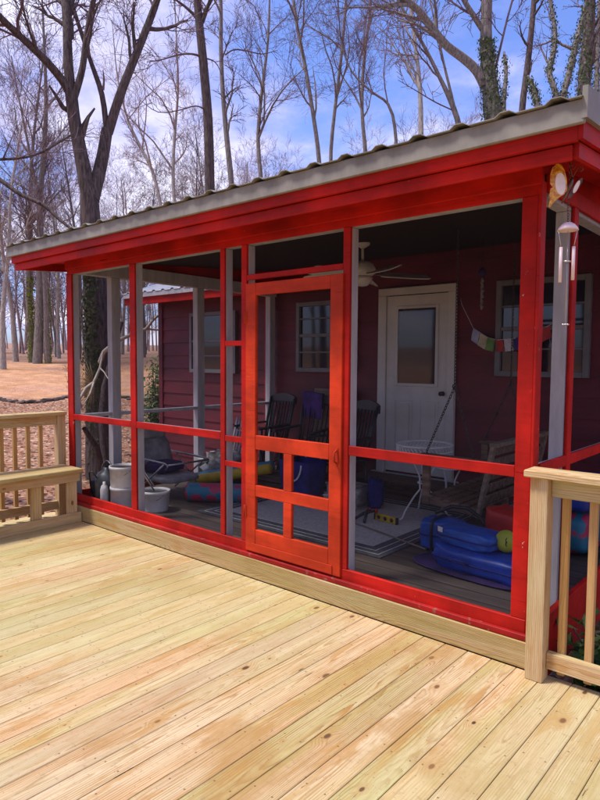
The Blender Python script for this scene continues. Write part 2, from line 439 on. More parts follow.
def kids(o): return [c for c in bpy.data.objects if c.parent == o]
def copy_tree(o, parent=None):
    c = o.copy(); C.objects.link(c)
    if parent: c.parent = parent
    for ch in kids(o): copy_tree(ch, c)
    return c

# ------------------------------------------------------------------ ground and deck
def gz(x, y):
    d = math.hypot(x - 5.95, y + 3.2)
    z = -.92 + .07 * max(0, d - 9) - .045 * max(0, d - 44)
    w = min(1, max(0, (d - 7) / 6))
    return z + w * (.10 * noise.noise(Vector((x * .22, y * .22, 0))) + .25 * noise.noise(Vector((x * .05, y * .05, 3))))
bm = bmesh.new(); rings = []
ds = [0, 2, 4, 6] + [7 + .8 * k for k in range(24)] + [27 + 1.5 * k for k in range(16)] + [55, 65, 80, 110, 160, 240, 400]
for d in ds:
    if d == 0: rings.append([bm.verts.new((5.95, -3.2, -.92))]); continue
    row = []
    for k in range(160):
        a = 2 * math.pi * k / 160; x, y = 5.95 + d * math.cos(a), -3.2 + d * math.sin(a)
        row.append(bm.verts.new((x, y, gz(x, y))))
    rings.append(row)
for a, b in zip(rings, rings[1:]):
    for k in range(160):
        q = (k + 1) % 160
        bm.faces.new([a[0], b[k], b[q]] if len(a) == 1 else [a[k], b[k], b[q], a[q]])
for f in bm.faces: f.smooth = True
me = bpy.data.meshes.new('ground'); bm.to_mesh(me); bm.free(); me.materials.append(M_['ground'])
g = bpy.data.objects.new('ground', me); C.objects.link(g); tag(g, kind='structure')

# loose leaves lying on the near ground
mb = MB()
for k in range(9000):
    a = rng.uniform(R(112), R(176)); d = 9 + 15 * rng.random() ** .8
    x, y = 5.95 + d * math.cos(a), -3.2 + d * math.sin(a)
    if x > -.4 and y < 9: continue
    if -2.6 < x and y > 2.9: continue
    z = gz(x, y) + .01; r = rng.uniform(.03, .065); th = rng.random() * 6.28
    ex = Vector((math.cos(th), math.sin(th), rng.uniform(-.4, .4))) * r; ey = Vector((-math.sin(th), math.cos(th), rng.uniform(-.4, .4))) * r * .7
    c = Vector((x, y, z + .02))
    mb.poly([c - ex, c - ey, c + ex, c + ey])
tag(mb.build('fallen_leaves', 'litter'), 'brown and pink fallen leaves scattered on the slope', 'leaves', kind='stuff')

deck = MB()
x = -.28; bw = .1395
while x < 9.2:
    y1 = -.043 if x < 4.78 else -.012
    deck.box(x, x + bw - .0032, -8.5, y1, -.036, 0, .0022); x += bw
dk = deck.build('deck', 'deck'); tag(dk, kind='structure')
jo = MB()
for k in range(16): jo.box(-.26, 9.2, -8.4 + .55 * k, -8.36 + .55 * k, -.22, -.0365, 0)
jo.box(-.28, -.235, -8.5, -.05, -.24, -.0365, 0); jo.box(4.9, 9.2, -.05, -.012, -.24, -.0365, 0)
jo.build('deck_joists', 'ledger', dk)
ldg = MB().box(.02, 4.80, -.041, -.004, .0025, .147, .004).build('ledger_board', 'ledger')
tag(ldg, 'long pale pine board fixed along the foot of the red screened porch', 'board')

# ------------------------------------------------------------------ railings and bench
ra = thing('deck_railing', 'pale pine railing with square corner post beside the right end of the porch', 'railing', (4.87, -.08, 0))
B(4.815, 4.903, -.125, -.037, .001, 1.052).build('post', 'pine', ra)
B(4.79, 7.2, -.155, -.015, 1.0535, 1.09, .005).build('top_cap', 'pine', ra)
B(4.9045, 7.2, -.075, -.037, .955, 1.052).build('top_rail', 'pine', ra)
B(4.9045, 7.2, -.075, -.037, .062, .148).build('bottom_rail', 'pine', ra)
for k in range(16):
    xx = 4.945 + .131 * k
    B(xx, xx + .037, -.036, -.001, .03, 1.02, .003).build('baluster', 'baluster', ra)
B(7.1, 7.19, -.36, -.27, .001, 1.052).build('post', 'pine', ra)

rl = thing('deck_railing', 'pale pine railing behind the bench, ending at the left corner of the red porch', 'railing', (-.1, -.05, 0))
B(-.145, -.055, -.095, -.012, .001, 1.05).build('post', 'pine', rl)
B(-.145, -.055, -2.0, -1.91, .001, 1.05).build('post', 'pine', rl)
B(-.17, -.03, -3.6, -.006, 1.0515, 1.088, .005).build('top_cap', 'pine', rl)
B(-.118, -.08, -3.6, -.0965, .955, 1.05).build('top_rail', 'pine', rl)
B(-.118, -.08, -3.6, -.0965, .07, .16).build('bottom_rail', 'pine', rl)
for k in range(26):
    yy = -.262 - .131 * k
    if -2.02 < yy < -1.88: continue
    B(-.155, -.1195, yy, yy + .037, .03, 1.02, .003).build('baluster', 'baluster', rl)

be = thing('bench', 'built in pine bench with plank seat in front of the left railing', 'bench', (.1, -1, 0))
for k in range(3):
    x0 = -.045 + k * .132
    B(x0, x0 + .129, -2.6, -.05, .505, .543, .005).build('seat_board', 'pine', be)
B(.268, .306, -2.58, -.062, .415, .5035).build('apron', 'pine', be)
for y0 in (-.175, -.54, -1.55, -2.5):
    B(.229, .267, y0, y0 + .1, .001, .503).build('leg', 'pine', be)
B(.268, .306, -2.6, -.05, .001, .098).build('kick_board', 'pine', be)
for y0 in (-.20, -1.0, -1.9): B(-.04, .2285, y0, y0 + .038, .41, .4985).build('seat_support', 'pine', be)

# ------------------------------------------------------------------ screened porch
W = 4.788; D = 3.05; F = .165
po = thing('screened_porch', 'red framed screened porch with grey posts and a metal roof', 'porch', (0, 0, 0))
HB = 2.486
# floor and rim
B(.0, W, .0, D - .02, .1, F, 0).build('porch_floor', 'floor', po)
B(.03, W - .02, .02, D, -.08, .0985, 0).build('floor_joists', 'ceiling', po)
# front frame
B(.0, .085, -.0, .02, .255, HB, .003).build('corner_trim', 'red_worn', po)
B(4.683, 4.768, -.002, .02, .255, HB, .003).build('corner_trim', 'red_worn', po)
cb = B(4.770, 4.7875, -.014, .06, -.02, 2.56, .004).build('corner_trim', 'red_worn', po)
B(1.105, 1.188, .0, .02, .255, HB).build('mullion', 'red', po)
B(2.331, 2.381, .0, .02, .255, HB).build('mullion', 'red', po)
B(2.572, 2.628, -.004, .02, .255, HB).build('door_jamb', 'red', po)
B(3.522, 3.578, -.004, .02, .255, HB).build('door_jamb', 'red', po)
B(.086, 1.104, .001, .02, 1.010, 1.068).build('middle_rail', 'red', po)
B(1.189, 2.330, .001, .02, 1.008, 1.068).build('middle_rail', 'red', po)
B(3.579, 4.682, .001, .02, 1.015, 1.078).build('middle_rail', 'red', po)
for z0, z1 in ((1.74, 1.778), (1.0, 1.045), (.806, .848)):
    B(2.382, 2.571, .001, .02, z0, z1).build('short_rail', 'red', po)
B(2.629, 3.521, -.003, .02, 2.222, 2.262).build('transom_rail', 'red', po)
B(.0, 4.768, -.006, .02, .1525, .2535, .004).build('sill_board', 'red', po)
B(.0, 4.80, -.034, -.0065, .149, .182, .004).build('sill_nosing', 'sill_red', po)
B(.0, 4.787, .0, .02, HB + .0005, 2.62, .003).build('header_board', 'red', po)
B(.0, 4.787, -.022, -.0005, 2.535, 2.62, .003).build('frieze_board', 'red', po)
# grey structure behind
for x0, x1 in ((.002, .075), (1.112, 1.188), (2.312, 2.381), (3.518, 3.578)):
    B(x0, x1, .0215, .09, F + .001, HB - .001, .004).build('post', 'grey', po)
B(2.560, 2.6275, .0215, .09, 2.0, HB - .001, .004).build('post', 'grey', po)
B(4.69, 4.768, .0215, .11, F + .001, HB - .001, .004).build('post', 'grey', po)
B(.0, 4.768, .0215, .09, HB, 2.62, .003).build('header_beam', 'grey', po)
for x0, x1 in ((.076, 1.111), (1.189, 2.311), (3.579, 4.689)):
    B(x0, x1, .0215, .06, 1.026, 1.064).build('grey_rail', 'grey', po)
# left side wall
for y0, y1 in ((.455, .56), (1.63, 1.74), (2.90, 3.0)):
    B(.0, .09, y0, y1, F + .001, 2.5, .004).build('post', 'grey', po)
B(.0, .09, .111, 3.03, 2.501, 2.64, .003).build('header_beam', 'grey', po)
for y0, y1 in ((.0915, .4545), (.5605, 1.6295), (1.7405, 2.8995)):
    B(.01, .08, y0, y1, 1.025, 1.06).build('grey_rail', 'grey', po)
B(-.022, -.001, .0, 3.04, -.06, .25, .003).build('rim_board', 'red', po)
for y0, y1 in ((.0, .08), (.47, .55), (1.645, 1.725), (2.9, 2.99)): B(-.018, -.001, y0, y1, .2505, 2.5).build('side_trim', 'red', po)
# right side wall
B(4.70, 4.778, .455, .55, F + .001, 2.49, .004).build('post', 'grey', po)
for y0 in (1.66, 2.9): B(4.70, 4.778, y0, y0 + .09, F + .001, 2.49, .004).build('post', 'grey', po)
B(4.70, 4.778, .1115, 3.03, 2.491, 2.62, .003).build('header_beam', 'grey', po)
for y0, y1 in ((.1115, .4545), (.5505, 1.6595), (1.7505, 2.8995)): B(4.70, 4.778, y0, y1, 1.02, 1.06).build('grey_rail', 'grey', po)
for y0, y1 in ((.475, .548), (1.66, 1.745), (2.9, 2.99)): B(4.779, 4.80, y0, y1, .2315, 2.509).build('side_trim', 'red', po)
for y0, y1 in ((.061, .4745), (.5485, 1.6595), (1.7455, 2.8995)): B(4.7795, 4.799, y0, y1, 1.03, 1.092).build('side_rail', 'red', po)
B(4.779, 4.802, .061, 3.04, 2.51, 2.60, .004).build('side_header', 'red', po)
B(4.779, 4.815, .061, 3.04, .0, .2305, .004).build('rim_board', 'red', po)
B(4.779, 4.80, .061, 3.04, -.16, -.001, .004).build('rim_board', 'sill_red', po)
# gable filler under the rake on the right, and on the left
def roofz(y): return 2.775 + .075 * (y + .35)
for xa, xb in ((4.765, 4.7785), (.001, .02)):
    MB().prism([(.0, 2.6005), (3.04, 2.6005), (3.04, roofz(3.04) - .07), (.0, roofz(0) - .07)], 0, xa, xb).build('gable_board', 'red', po)
# screens
def screen_y(x0, x1, z0, z1, y=.0105): MB().poly([(x0, y, z0), (x1, y, z0), (x1, y, z1), (x0, y, z1)]).build('screen', 'screen', po)
for a, b in ((.07, 1.12), (1.17, 2.34)):
    screen_y(a, b, .24, 1.02); screen_y(a, b, 1.06, HB + .01)
for z0, z1 in ((.24, .82), (.84, 1.01), (1.03, 1.75), (1.77, HB + .01)): screen_y(2.37, 2.58, z0, z1)
screen_y(2.62, 3.53, 2.25, HB + .01)
screen_y(3.57, 4.69, .24, 1.02); screen_y(3.57, 4.69, 1.07, HB + .01)
def screen_x(y0, y1, z0, z1, x): MB().poly([(x, y0, z0), (x, y1, z0), (x, y1, z1), (x, y0, z1)]).build('screen', 'screen', po)
for y0, y1 in ((.05, .50), (.54, 1.67), (1.72, 2.92)):
    screen_x(y0, y1, .22, 2.52, -.008)
for y0, y1 in ((.055, .48), (.54, 1.67), (1.74, 2.91)):
    screen_x(y0, y1, .22, 1.04, 4.79); screen_x(y0, y1, 1.08, 2.52, 4.79)
# eaves
B(-.47, 5.02, -.305, -.285, 2.535, 2.6045, .004).build('lower_fascia', 'red', po)
B(-.50, 5.05, -.335, -.3055, 2.605, 2.6845, .004).build('upper_fascia', 'red', po)
B(-.535, 5.086, -.362, -.3355, 2.668, 2.772, .005).build('eave_trim', 'metal', po)
MB().prism([(-.2845, 2.60), (-.0225, 2.6205), (-.0225, 2.64), (-.2845, 2.62)], 0, -.46, 5.01).build('soffit', 'red', po)
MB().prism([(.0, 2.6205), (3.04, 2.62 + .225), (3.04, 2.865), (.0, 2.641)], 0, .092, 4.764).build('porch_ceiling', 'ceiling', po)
# rake boards at both gable ends
def rake(x0, x1, za, zb, mat, nm, y0=-.30):
    MB().prism([(y0, roofz(y0) + za), (3.6, roofz(3.6) + za), (3.6, roofz(3.6) + zb), (y0, roofz(y0) + zb)], 0, x0, x1).build(nm, mat, po)
rake(5.0205, 5.045, -.235, -.165, 'red', 'rake_board', -.284); rake(5.0505, 5.074, -.165, -.085, 'red', 'rake_board', -.33)
rake(5.0745, 5.098, -.088, .048, 'metal', 'rake_trim', -.364)
rake(-.494, -.4705, -.235, -.085, 'red', 'rake_board', -.30); rake(-.535, -.5105, -.085, .05, 'metal', 'rake_trim', -.335)
MB().prism([(-.28, roofz(-.28) - .16), (3.04, roofz(3.04) - .16), (3.04, roofz(3.04) - .145), (-.28, roofz(-.28) - .145)], 0, 4.803, 5.02).build('gable_soffit', 'red', po)
MB().prism([(-.28, roofz(-.28) - .16), (3.04, roofz(3.04) - .16), (3.04, roofz(3.04) - .145), (-.28, roofz(-.28) - .145)], 0, -.469, -.0225).build('gable_soffit', 'red', po)
# ribbed sheet roof
def ribbed(x0, x1, y0, y1, z0f, pitch, h, name, mat, parent, thick=.004):
    prof = []; x = x0
    while x < x1:
        for dx, dz in ((0, 0), (pitch * .56, 0), (pitch * .68, h), (pitch * .86, h)):
            if x + dx < x1: prof.append((x + dx, dz))
        x += pitch
    prof.append((x1, 0))
    mb = MB(); ny = 2
    cols = []
    for (xx, dz) in prof:
        cols.append([(mb.bm.verts.new((xx, y, z0f(y) + dz)), mb.bm.verts.new((xx, y, z0f(y) + dz - thick))) for y in (y0, y1)])
    for a, b in zip(cols, cols[1:]):
        mb.bm.faces.new([a[0][0], b[0][0], b[1][0], a[1][0]]); mb.bm.faces.new([a[0][1], a[1][1], b[1][1], b[0][1]])
        mb.bm.faces.new([a[0][0], a[0][1], b[0][1], b[0][0]])
    return mb.build(name, mat, parent)
ribbed(-.545, 5.08, -.385, 3.9, lambda y: roofz(y) + .003, .232, .019, 'roof_sheet', 'metal', po)

# screen door
sd = B(2.634, 2.738, -.020, .012, .195, 2.195, .004).build('screen_door', 'door_red', po)
tag(sd, 'orange red wooden screen door with one tall and four small panes')
def dp(nm, *a): return B(*a, .003).build(nm, 'door_red', sd)
dp('door_stile', 3.432, 3.534, -.020, .012, .195, 2.195)
dp('door_rail', 2.7385, 3.4315, -.019, .011, 2.105, 2.193)
dp('door_rail', 2.7385, 3.4315, -.019, .011, .972, 1.077)
dp('door_rail', 2.7385, 3.4315, -.019, .011, .620, .703)
dp('bottom_panel', 2.7385, 3.4315, -.019, .011, .197, .368)
dp('door_muntin', 3.020, 3.098, -.0185, .0105, .7035, .9715)
dp('door_muntin', 3.020, 3.098, -.0185, .0105, .3685, .6195)
dp('bottom_batten', 2.70, 3.47, -.026, -.0205, .200, .262)
for x0, x1, z0, z1 in ((2.73, 3.44, 1.07, 2.11), (2.73, 3.03, .70, .98), (3.09, 3.44, .70, .98), (2.73, 3.03, .36, .63), (3.09, 3.44, .36, .63)):
    MB().poly([(x0, -.002, z0), (x1, -.002, z0), (x1, -.002, z1), (x0, -.002, z1)]).build('door_screen', 'screen', sd)
hb = MB(); hb.box(3.492, 3.512, -.0245, -.0205, .94, 1.06, .001); hb.tube([(3.502, -.024, .955), (3.502, -.05, .97), (3.502, -.052, 1.0), (3.502, -.05, 1.03), (3.502, -.024, 1.045)], .006, 8)
hb.build('door_handle', 'door_red', sd)
for z in (.45, 1.9):
    h = MB(); h.box(2.630, 2.650, -.0245, -.0205, z, z + .09, .001); h.tube([(2.631, -.026, z), (2.631, -.026, z + .09)], .005, 8); h.build('hinge', 'door_red', sd)

# ------------------------------------------------------------------ house
ho = thing('house', 'dark red lap sided house with white door behind the porch', 'house', (1.7, D, -.9))
def siding(axis, c, a0, a1, z0, z1, out, name='wall'):
    pr = []; z = z0; e = .205
    while z < z1:
        zt = min(z + e, z1); pr += [(c + out * .022, z), (c + out * .006, zt)]; z += e
    pr += [(c - out * .1, z1), (c - out * .1, z0)]
    mb = MB()
    if axis == 0: mb.prism(pr, 0, a0, a1)
    else:
        mb.prism([(p[0], p[1]) for p in pr], 1, a0, a1)
    return mb.build(name, 'siding', ho)
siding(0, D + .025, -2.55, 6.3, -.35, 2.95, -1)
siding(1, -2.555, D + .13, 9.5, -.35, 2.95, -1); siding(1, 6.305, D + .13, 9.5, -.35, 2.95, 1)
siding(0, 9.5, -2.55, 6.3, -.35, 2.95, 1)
B(-2.50, 6.25, D + .15, 9.35, -1.1, -.351, 0).build('foundation', 'stone', ho)
B(-2.63, -2.53, D - .012, D + .12, -.35, 2.60).build('corner_board', 'siding', ho)
pit = .33; ey = 2.60; ez = 2.70; ry = 6.3
def hz(y): return ez + pit * (y - ey)
for x0, x1 in ((-2.545, -2.45), (6.2, 6.295)):
    MB().prism([(D + .1, 2.951), (9.4, 2.951), (ry, hz(ry) - .14)], 0, x0, x1).build('gable_wall', 'siding', ho)
ribbed(-.06, 5.1, 3.45, ry, lambda y: hz(y) + .004, .232, .022, 'roof', 'white_metal', ho); ribbed(5.1, 6.7, ey - .03, ry, lambda y: hz(y) + .004, .232, .022, 'roof', 'white_metal', ho)
rf = ribbed(-2.98, -.06, ey - .03, ry, lambda y: hz(y) + .004, .232, .022, 'roof', 'white_metal', ho)
bk = MB().prism([(ry, hz(ry)), (ry + 3.7, hz(ry) - pit * 3.7), (ry + 3.7, hz(ry) - pit * 3.7 + .03), (ry, hz(ry) + .03)], 0, -2.98, 6.7).build('rear_roof', 'white_metal', ho)
B(-2.95, -.56, ey - .022, ey, ez - .08, ez).build('eave_trim', 'grey', ho)
B(-2.95, -.0625, ey + .0005, ey + .02, ez - .19, ez - .055).build('fascia', 'red', ho)
MB().prism([(ey + .021, ez - .18), (D, ez - .13), (D, ez - .115), (ey + .021, ez - .165)], 0, -2.93, -.025).build('soffit', 'red', ho)
MB().prism([(ey, hz(ey) - .17), (ry, hz(ry) - .17), (ry, hz(ry) - .01), (ey, hz(ey) - .01)], 0, -2.945, -2.92).build('rake_board', 'red', ho)
def window(x0, x1, z0, z1, rails, label=None):
    y = D
    t = .055
    mb = MB()
    mb.box(x0, x0 + t, y - .048, y + .02, z0, z1); mb.box(x1 - t, x1, y - .048, y + .02, z0, z1)
    mb.box(x0 + t + .0005, x1 - t - .0005, y - .047, y + .02, z1 - t, z1); mb.box(x0 + t + .0005, x1 - t - .0005, y - .058, y + .02, z0, z0 + t)
    f = mb.build('window', 'window_grey', ho)
    for i, z in enumerate(rails):
        B(x0 + t + .001, x1 - t - .001, y - .04, y - .02, z - (.02 if i == 0 else .009), z + (.02 if i == 0 else .009)).build('window_bar', 'window_grey', f)
    MB().poly([(x0 + t, y - .008, z0 + t), (x1 - t, y - .008, z0 + t), (x1 - t, y - .008, z1 - t), (x0 + t, y - .008, z1 - t)]).build('pane', 'glass', f)
    return f
window(-1.78, -.72, 1.43, 2.36, (1.92, 1.69))
window(.47, 1.45, 1.48, 2.40, (1.96, 1.74, 2.18))
window(3.25, 4.18, 1.48, 2.47, (1.97, 1.76, 2.2))
# entry door
dw = B(1.905, 2.70, D - .035, D + .012, .325, 2.39, .002).build('door', 'white', ho); tag(dw, 'off white panelled entry door with a half glass')
def cas(*a): return B(*a, .004).build('door_casing', 'white', dw)
cas(1.79, 1.90, D - .055, D - .0, .30, 2.40); cas(2.705, 2.795, D - .055, D - .0, .30, 2.40); cas(1.79, 2.795, D - .056, D - .0, 2.4005, 2.485)
wf = MB(); x0, x1, z0, z1 = 2.03, 2.59, 1.34, 2.27
wf.box(x0, x0 + .035, D - .05, D - .0355, z0, z1); wf.box(x1 - .035, x1, D - .05, D - .0355, z0, z1)
wf.box(x0 + .0355, x1 - .0355, D - .05, D - .0355, z1 - .035, z1); wf.box(x0 + .0355, x1 - .0355, D - .05, D - .0355, z0, z0 + .035)
wf.build('door_window_frame', 'white', dw)
MB().poly([(x0 + .03, D - .039, z0 + .03), (x1 - .03, D - .039, z0 + .03), (x1 - .03, D - .039, z1 - .03), (x0 + .03, D - .039, z1 - .03)]).build('door_glass', 'glass', dw)
for x0, x1 in ((2.02, 2.265), (2.355, 2.60)):
    pb = MB()
    z0, z1 = .47, 1.18; q = .018
    pb.box(x0, x0 + q, D - .042, D - .0355, z0, z1, .002); pb.box(x1 - q, x1, D - .042, D - .0355, z0, z1, .002)
    pb.box(x0 + q, x1 - q, D - .042, D - .0355, z1 - q, z1, .002); pb.box(x0 + q, x1 - q, D - .042, D - .0355, z0, z0 + q, .002)
    pb.box(x0 + .04, x1 - .04, D - .043, D - .0355, z0 + .04, z1 - .04, .005)
    pb.build('door_panel', 'white', dw)
kn = MB(); kn.lathe([(0, -.0), (.026, 0), (.026, .008), (.01, .012), (.01, .035), (.022, .042), (.026, .055), (.018, .068), (0, .07)], (2.655, D - .036, 1.27), 16, (0, -1, 0)); kn.build('door_knob', 'black', dw)
B(1.72, 2.86, D - .07, D - .002, .262, .299).build('threshold', 'grey', dw)

# brown wooden step below the door
st = thing('step', 'low brown wooden step below the white entry door', 'step', (2.3, 2.75, F))
for k in range(2): B(1.7, 2.95, 2.52 + k * .225, 2.74 + k * .225, F + .095, F + .13).build('step_board', 'brown_wood', st)
B(1.72, 2.93, 2.54, 2.575, F + .001, F + .094).build('step_riser', 'brown_wood', st)
for x0 in (1.725, 2.89): B(x0, x0 + .035, 2.576, 2.95, F + .001, F + .094).build('step_side', 'brown_wood', st)

# ------------------------------------------------------------------ things on the porch
def chain(mb, p, q, ln=.034, r=.0035, w=.010):
    p, q = Vector(p), Vector(q); d = (q - p); n = max(1, int(d.length / (ln * .78))); d.normalize()
    a = d.cross(Vector((.3, .8, .1))).normalized(); b = d.cross(a)
    for i in range(n):
        c = p.lerp(q, (i + .5) / n); s_ = a if i % 2 else b
        pts = [c + s_ * w * math.cos(t) + d * (ln / 2) * math.sin(t) for t in [2 * math.pi * k / 8 for k in range(9)]]
        mb.tube(pts, r, 4, cap=False)
# ceiling fan
fx, fy = 2.54, 1.6
fan = thing('ceiling_fan', 'off white ceiling fan with round bowl light under the porch roof', 'ceiling fan', (fx, fy, 2.2))
MB().lathe([(0, .0), (.02, 0), (.066, .03), (.07, .05), (0, .05)], (fx, fy, 2.690), 20).build('canopy', 'white', fan)
MB().tube([(fx, fy, 2.56), (fx, fy, 2.70)], .013, 10).build('rod', 'white', fan)
MB().lathe([(0, .14), (.05, .14), (.10, .11), (.125, .07), (.125, .03), (.09, .0), (0, 0)], (fx, fy, 2.43), 24).build('motor', 'white', fan)
MB().lathe([(0, .01), (.05, .02), (.085, .055), (.098, .09), (.07, .105), (0, .105)], (fx, fy, 2.32), 24).build('light_bowl', 'white', fan)
for k in range(5):
    a = R(-28 + 72 * k); d = Vector((math.cos(a), math.sin(a), 0)); n = Vector((-math.sin(a), math.cos(a), 0))
    mb = MB(); pts = []
    for t, w in ((.17, .05), (.22, .062), (.40, .07), (.55, .072), (.62, .062), (.645, .035)):
        pts.append((t, w))
    out = [(t, w) for t, w in pts] + [(t, -w) for t, w in reversed(pts)]
    top = [mb.bm.verts.new(Vector((fx, fy, 2.452)) + d * t + n * w + Vector((0, 0, w * .42 - t * .03))) for t, w in out]
    bot = [mb.bm.verts.new(v.co - Vector((0, 0, .008))) for v in top]
    mb.bm.faces.new(top); mb.bm.faces.new(bot[::-1]); m = len(top)
    for i in range(m): mb.bm.faces.new([top[i], bot[i], bot[(i + 1) % m], top[(i + 1) % m]])
    bl = mb.build('blade', 'white', fan)
    MB().beam(Vector((fx, fy, 2.445)) + d * .09, Vector((fx, fy, 2.438)) + d * .24, .03, .006).build('blade_arm', 'steel', bl)

# porch swing
sw = thing('porch_swing', 'weathered slatted wooden porch swing hung on chains at the right', 'swing', (3.55, 2.1, .45))
ya, yb = 1.53, 2.76
for k in range(6):
    xx = 3.29 + .082 * k; z = .465 - .010 * k
    B(xx, xx + .07, ya, yb, z - .02, z, .003).build('seat_slat', 'swing_wood', sw)
for yy in (ya + .01, (ya + yb) / 2, yb - .05): MB().beam((3.28, yy + .02, .42), (3.78, yy + .02, .37), .035, .06).build('seat_frame', 'swing_wood', sw)
for k in range(5):
    u = .12 + .2 * k; xx = 3.79 + .115 * u; zz = .40 + .54 * u
    MB().obox((.018, yb - ya - .06, .075), Matrix.Translation((xx - .02, (ya + yb) / 2, zz)) @ Matrix.Rotation(R(12), 4, 'Y'), .003).build('back_slat', 'swing_wood', sw)
for yy in (ya + .02, yb - .02): MB().beam((3.775, yy, .34), (3.895, yy, .95), .032, .06).build('back_stile', 'swing_rail', sw)
MB().beam((3.90, ya, .955), (3.90, yb, .955), .07, .035).build('top_rail', 'swing_rail', sw)
for yy in (ya + .02, yb - .02):
    B(3.24, 3.85, yy - .045, yy + .045, .80, .826, .004).build('armrest', 'swing_wood', sw)
    B(3.255, 3.325, yy - .018, yy + .018, .38, .7985, .003).build('arm_post', 'swing_wood', sw)
    c1 = MB(); chain(c1, (3.29, yy, .85), (3.54, yy, 1.42)); chain(c1, (3.72, yy, .85), (3.54, yy, 1.42)); chain(c1, (3.54, yy, 1.42), (3.54, yy, 2.60 + .0738 * yy))
    c1.tube([(3.54 + .02 * math.cos(t), yy, 1.42 + .02 * math.sin(t)) for t in [k * .628 for k in range(11)]], .005, 6, False)
    for xx in (3.29, 3.72): c1.tube([(xx, yy, .827), (xx, yy, .86)], .006, 6)
    c1.build('chain', 'chain', sw)

# white wire tables
def wire_table(cx, cy, r, h, lab, nm='wire_table', cat='table', legs=3, rot=0):
    t = thing(nm, lab, cat, (cx, cy, F))
    z = F + h
    mb = MB()
    circ = lambda rr, zz: [(cx + rr * math.cos(a), cy + rr * math.sin(a), zz) for a in [2 * math.pi * k / 36 for k in range(37)]]
    mb.tube(circ(r, z), .010, 6, False); mb.tube(circ(r, z - .055), .009, 6, False)
    for k in range(44):
        a = 2 * math.pi * k / 44; a2 = a + .14
        mb.tube([(cx + r * math.cos(a), cy + r * math.sin(a), z), (cx + r * math.cos(a2), cy + r * math.sin(a2), z - .055)], .0055, 4, False)
    mb.build('rim', 'white_wire', t)
    mb = MB()
    for k in range(-12, 13):
        o = r * k / 13; L = math.sqrt(r * r - o * o)
        mb.tube([(cx + o, cy - L, z - .052), (cx + o, cy + L, z - .052)], .0035, 4, False); mb.tube([(cx - L, cy + o, z - .058), (cx + L, cy + o, z - .058)], .0035, 4, False)
    mb.build('table_top', 'white_wire', t)
    for k in range(legs):
        a = rot + 2 * math.pi * k / legs; ca, sa = math.cos(a), math.sin(a)
        pr = [(r * .85, z - .06), (r * .45, z - .18), (.05, z - .30), (.045, z - .42), (r * .45, F + h * .30), (r * .85, F + h * .12), (r * .97, F + .02), (r * 1.1, F + .012)]
        MB().tube([(cx + q * ca, cy + q * sa, zz) for q, zz in pr], .0085, 7).build('leg', 'white_wire', t)
    mb = MB(); mb.tube(circ(.055, z - .36)[::3] + [circ(.055, z - .36)[0]], .008, 6, False); mb.build('leg_ring', 'white_wire', t)
    return t
wire_table(3.09, 1.86, .255, .69, 'round white wire garden table with lattice rim before the white door', rot=R(250))
wire_table(3.08, 2.38, .13, .46, 'small white wire plant stand behind the swing, beyond the larger wire table', 'plant_stand', 'stand', rot=R(30))

# rug
rug = thing('rug', 'grey outdoor rug with dark striped border on the porch floor', 'rug', (2.4, 1.4, F))
rx0, rx1, ry0, ry1 = 1.35, 3.47, .56, 2.3
B(rx0 + .2, rx1 - .2, ry0 + .2, ry1 - .2, F + .001, F + .009, .002).build('rug_field', 'rug', rug)
for i, (o, w, m) in enumerate(((0, .05, 'rug_dark'), (.052, .010, 'rug'), (.064, .055, 'rug_dark'), (.121, .010, 'rug'), (.133, .066, 'rug_dark'))):
    mb = MB(); a, b, c_, d_ = rx0 + o, rx1 - o, ry0 + o, ry1 - o
    mb.box(a, b, c_, c_ + w, F + .001, F + .009, .001); mb.box(a, b, d_ - w, d_, F + .001, F + .009, .001)
    mb.box(a, a + w, c_ + w, d_ - w, F + .001, F + .009, .001); mb.box(b - w, b, c_ + w, d_ - w, F + .001, F + .009, .001)
    mb.build('border_stripe', m, rug)

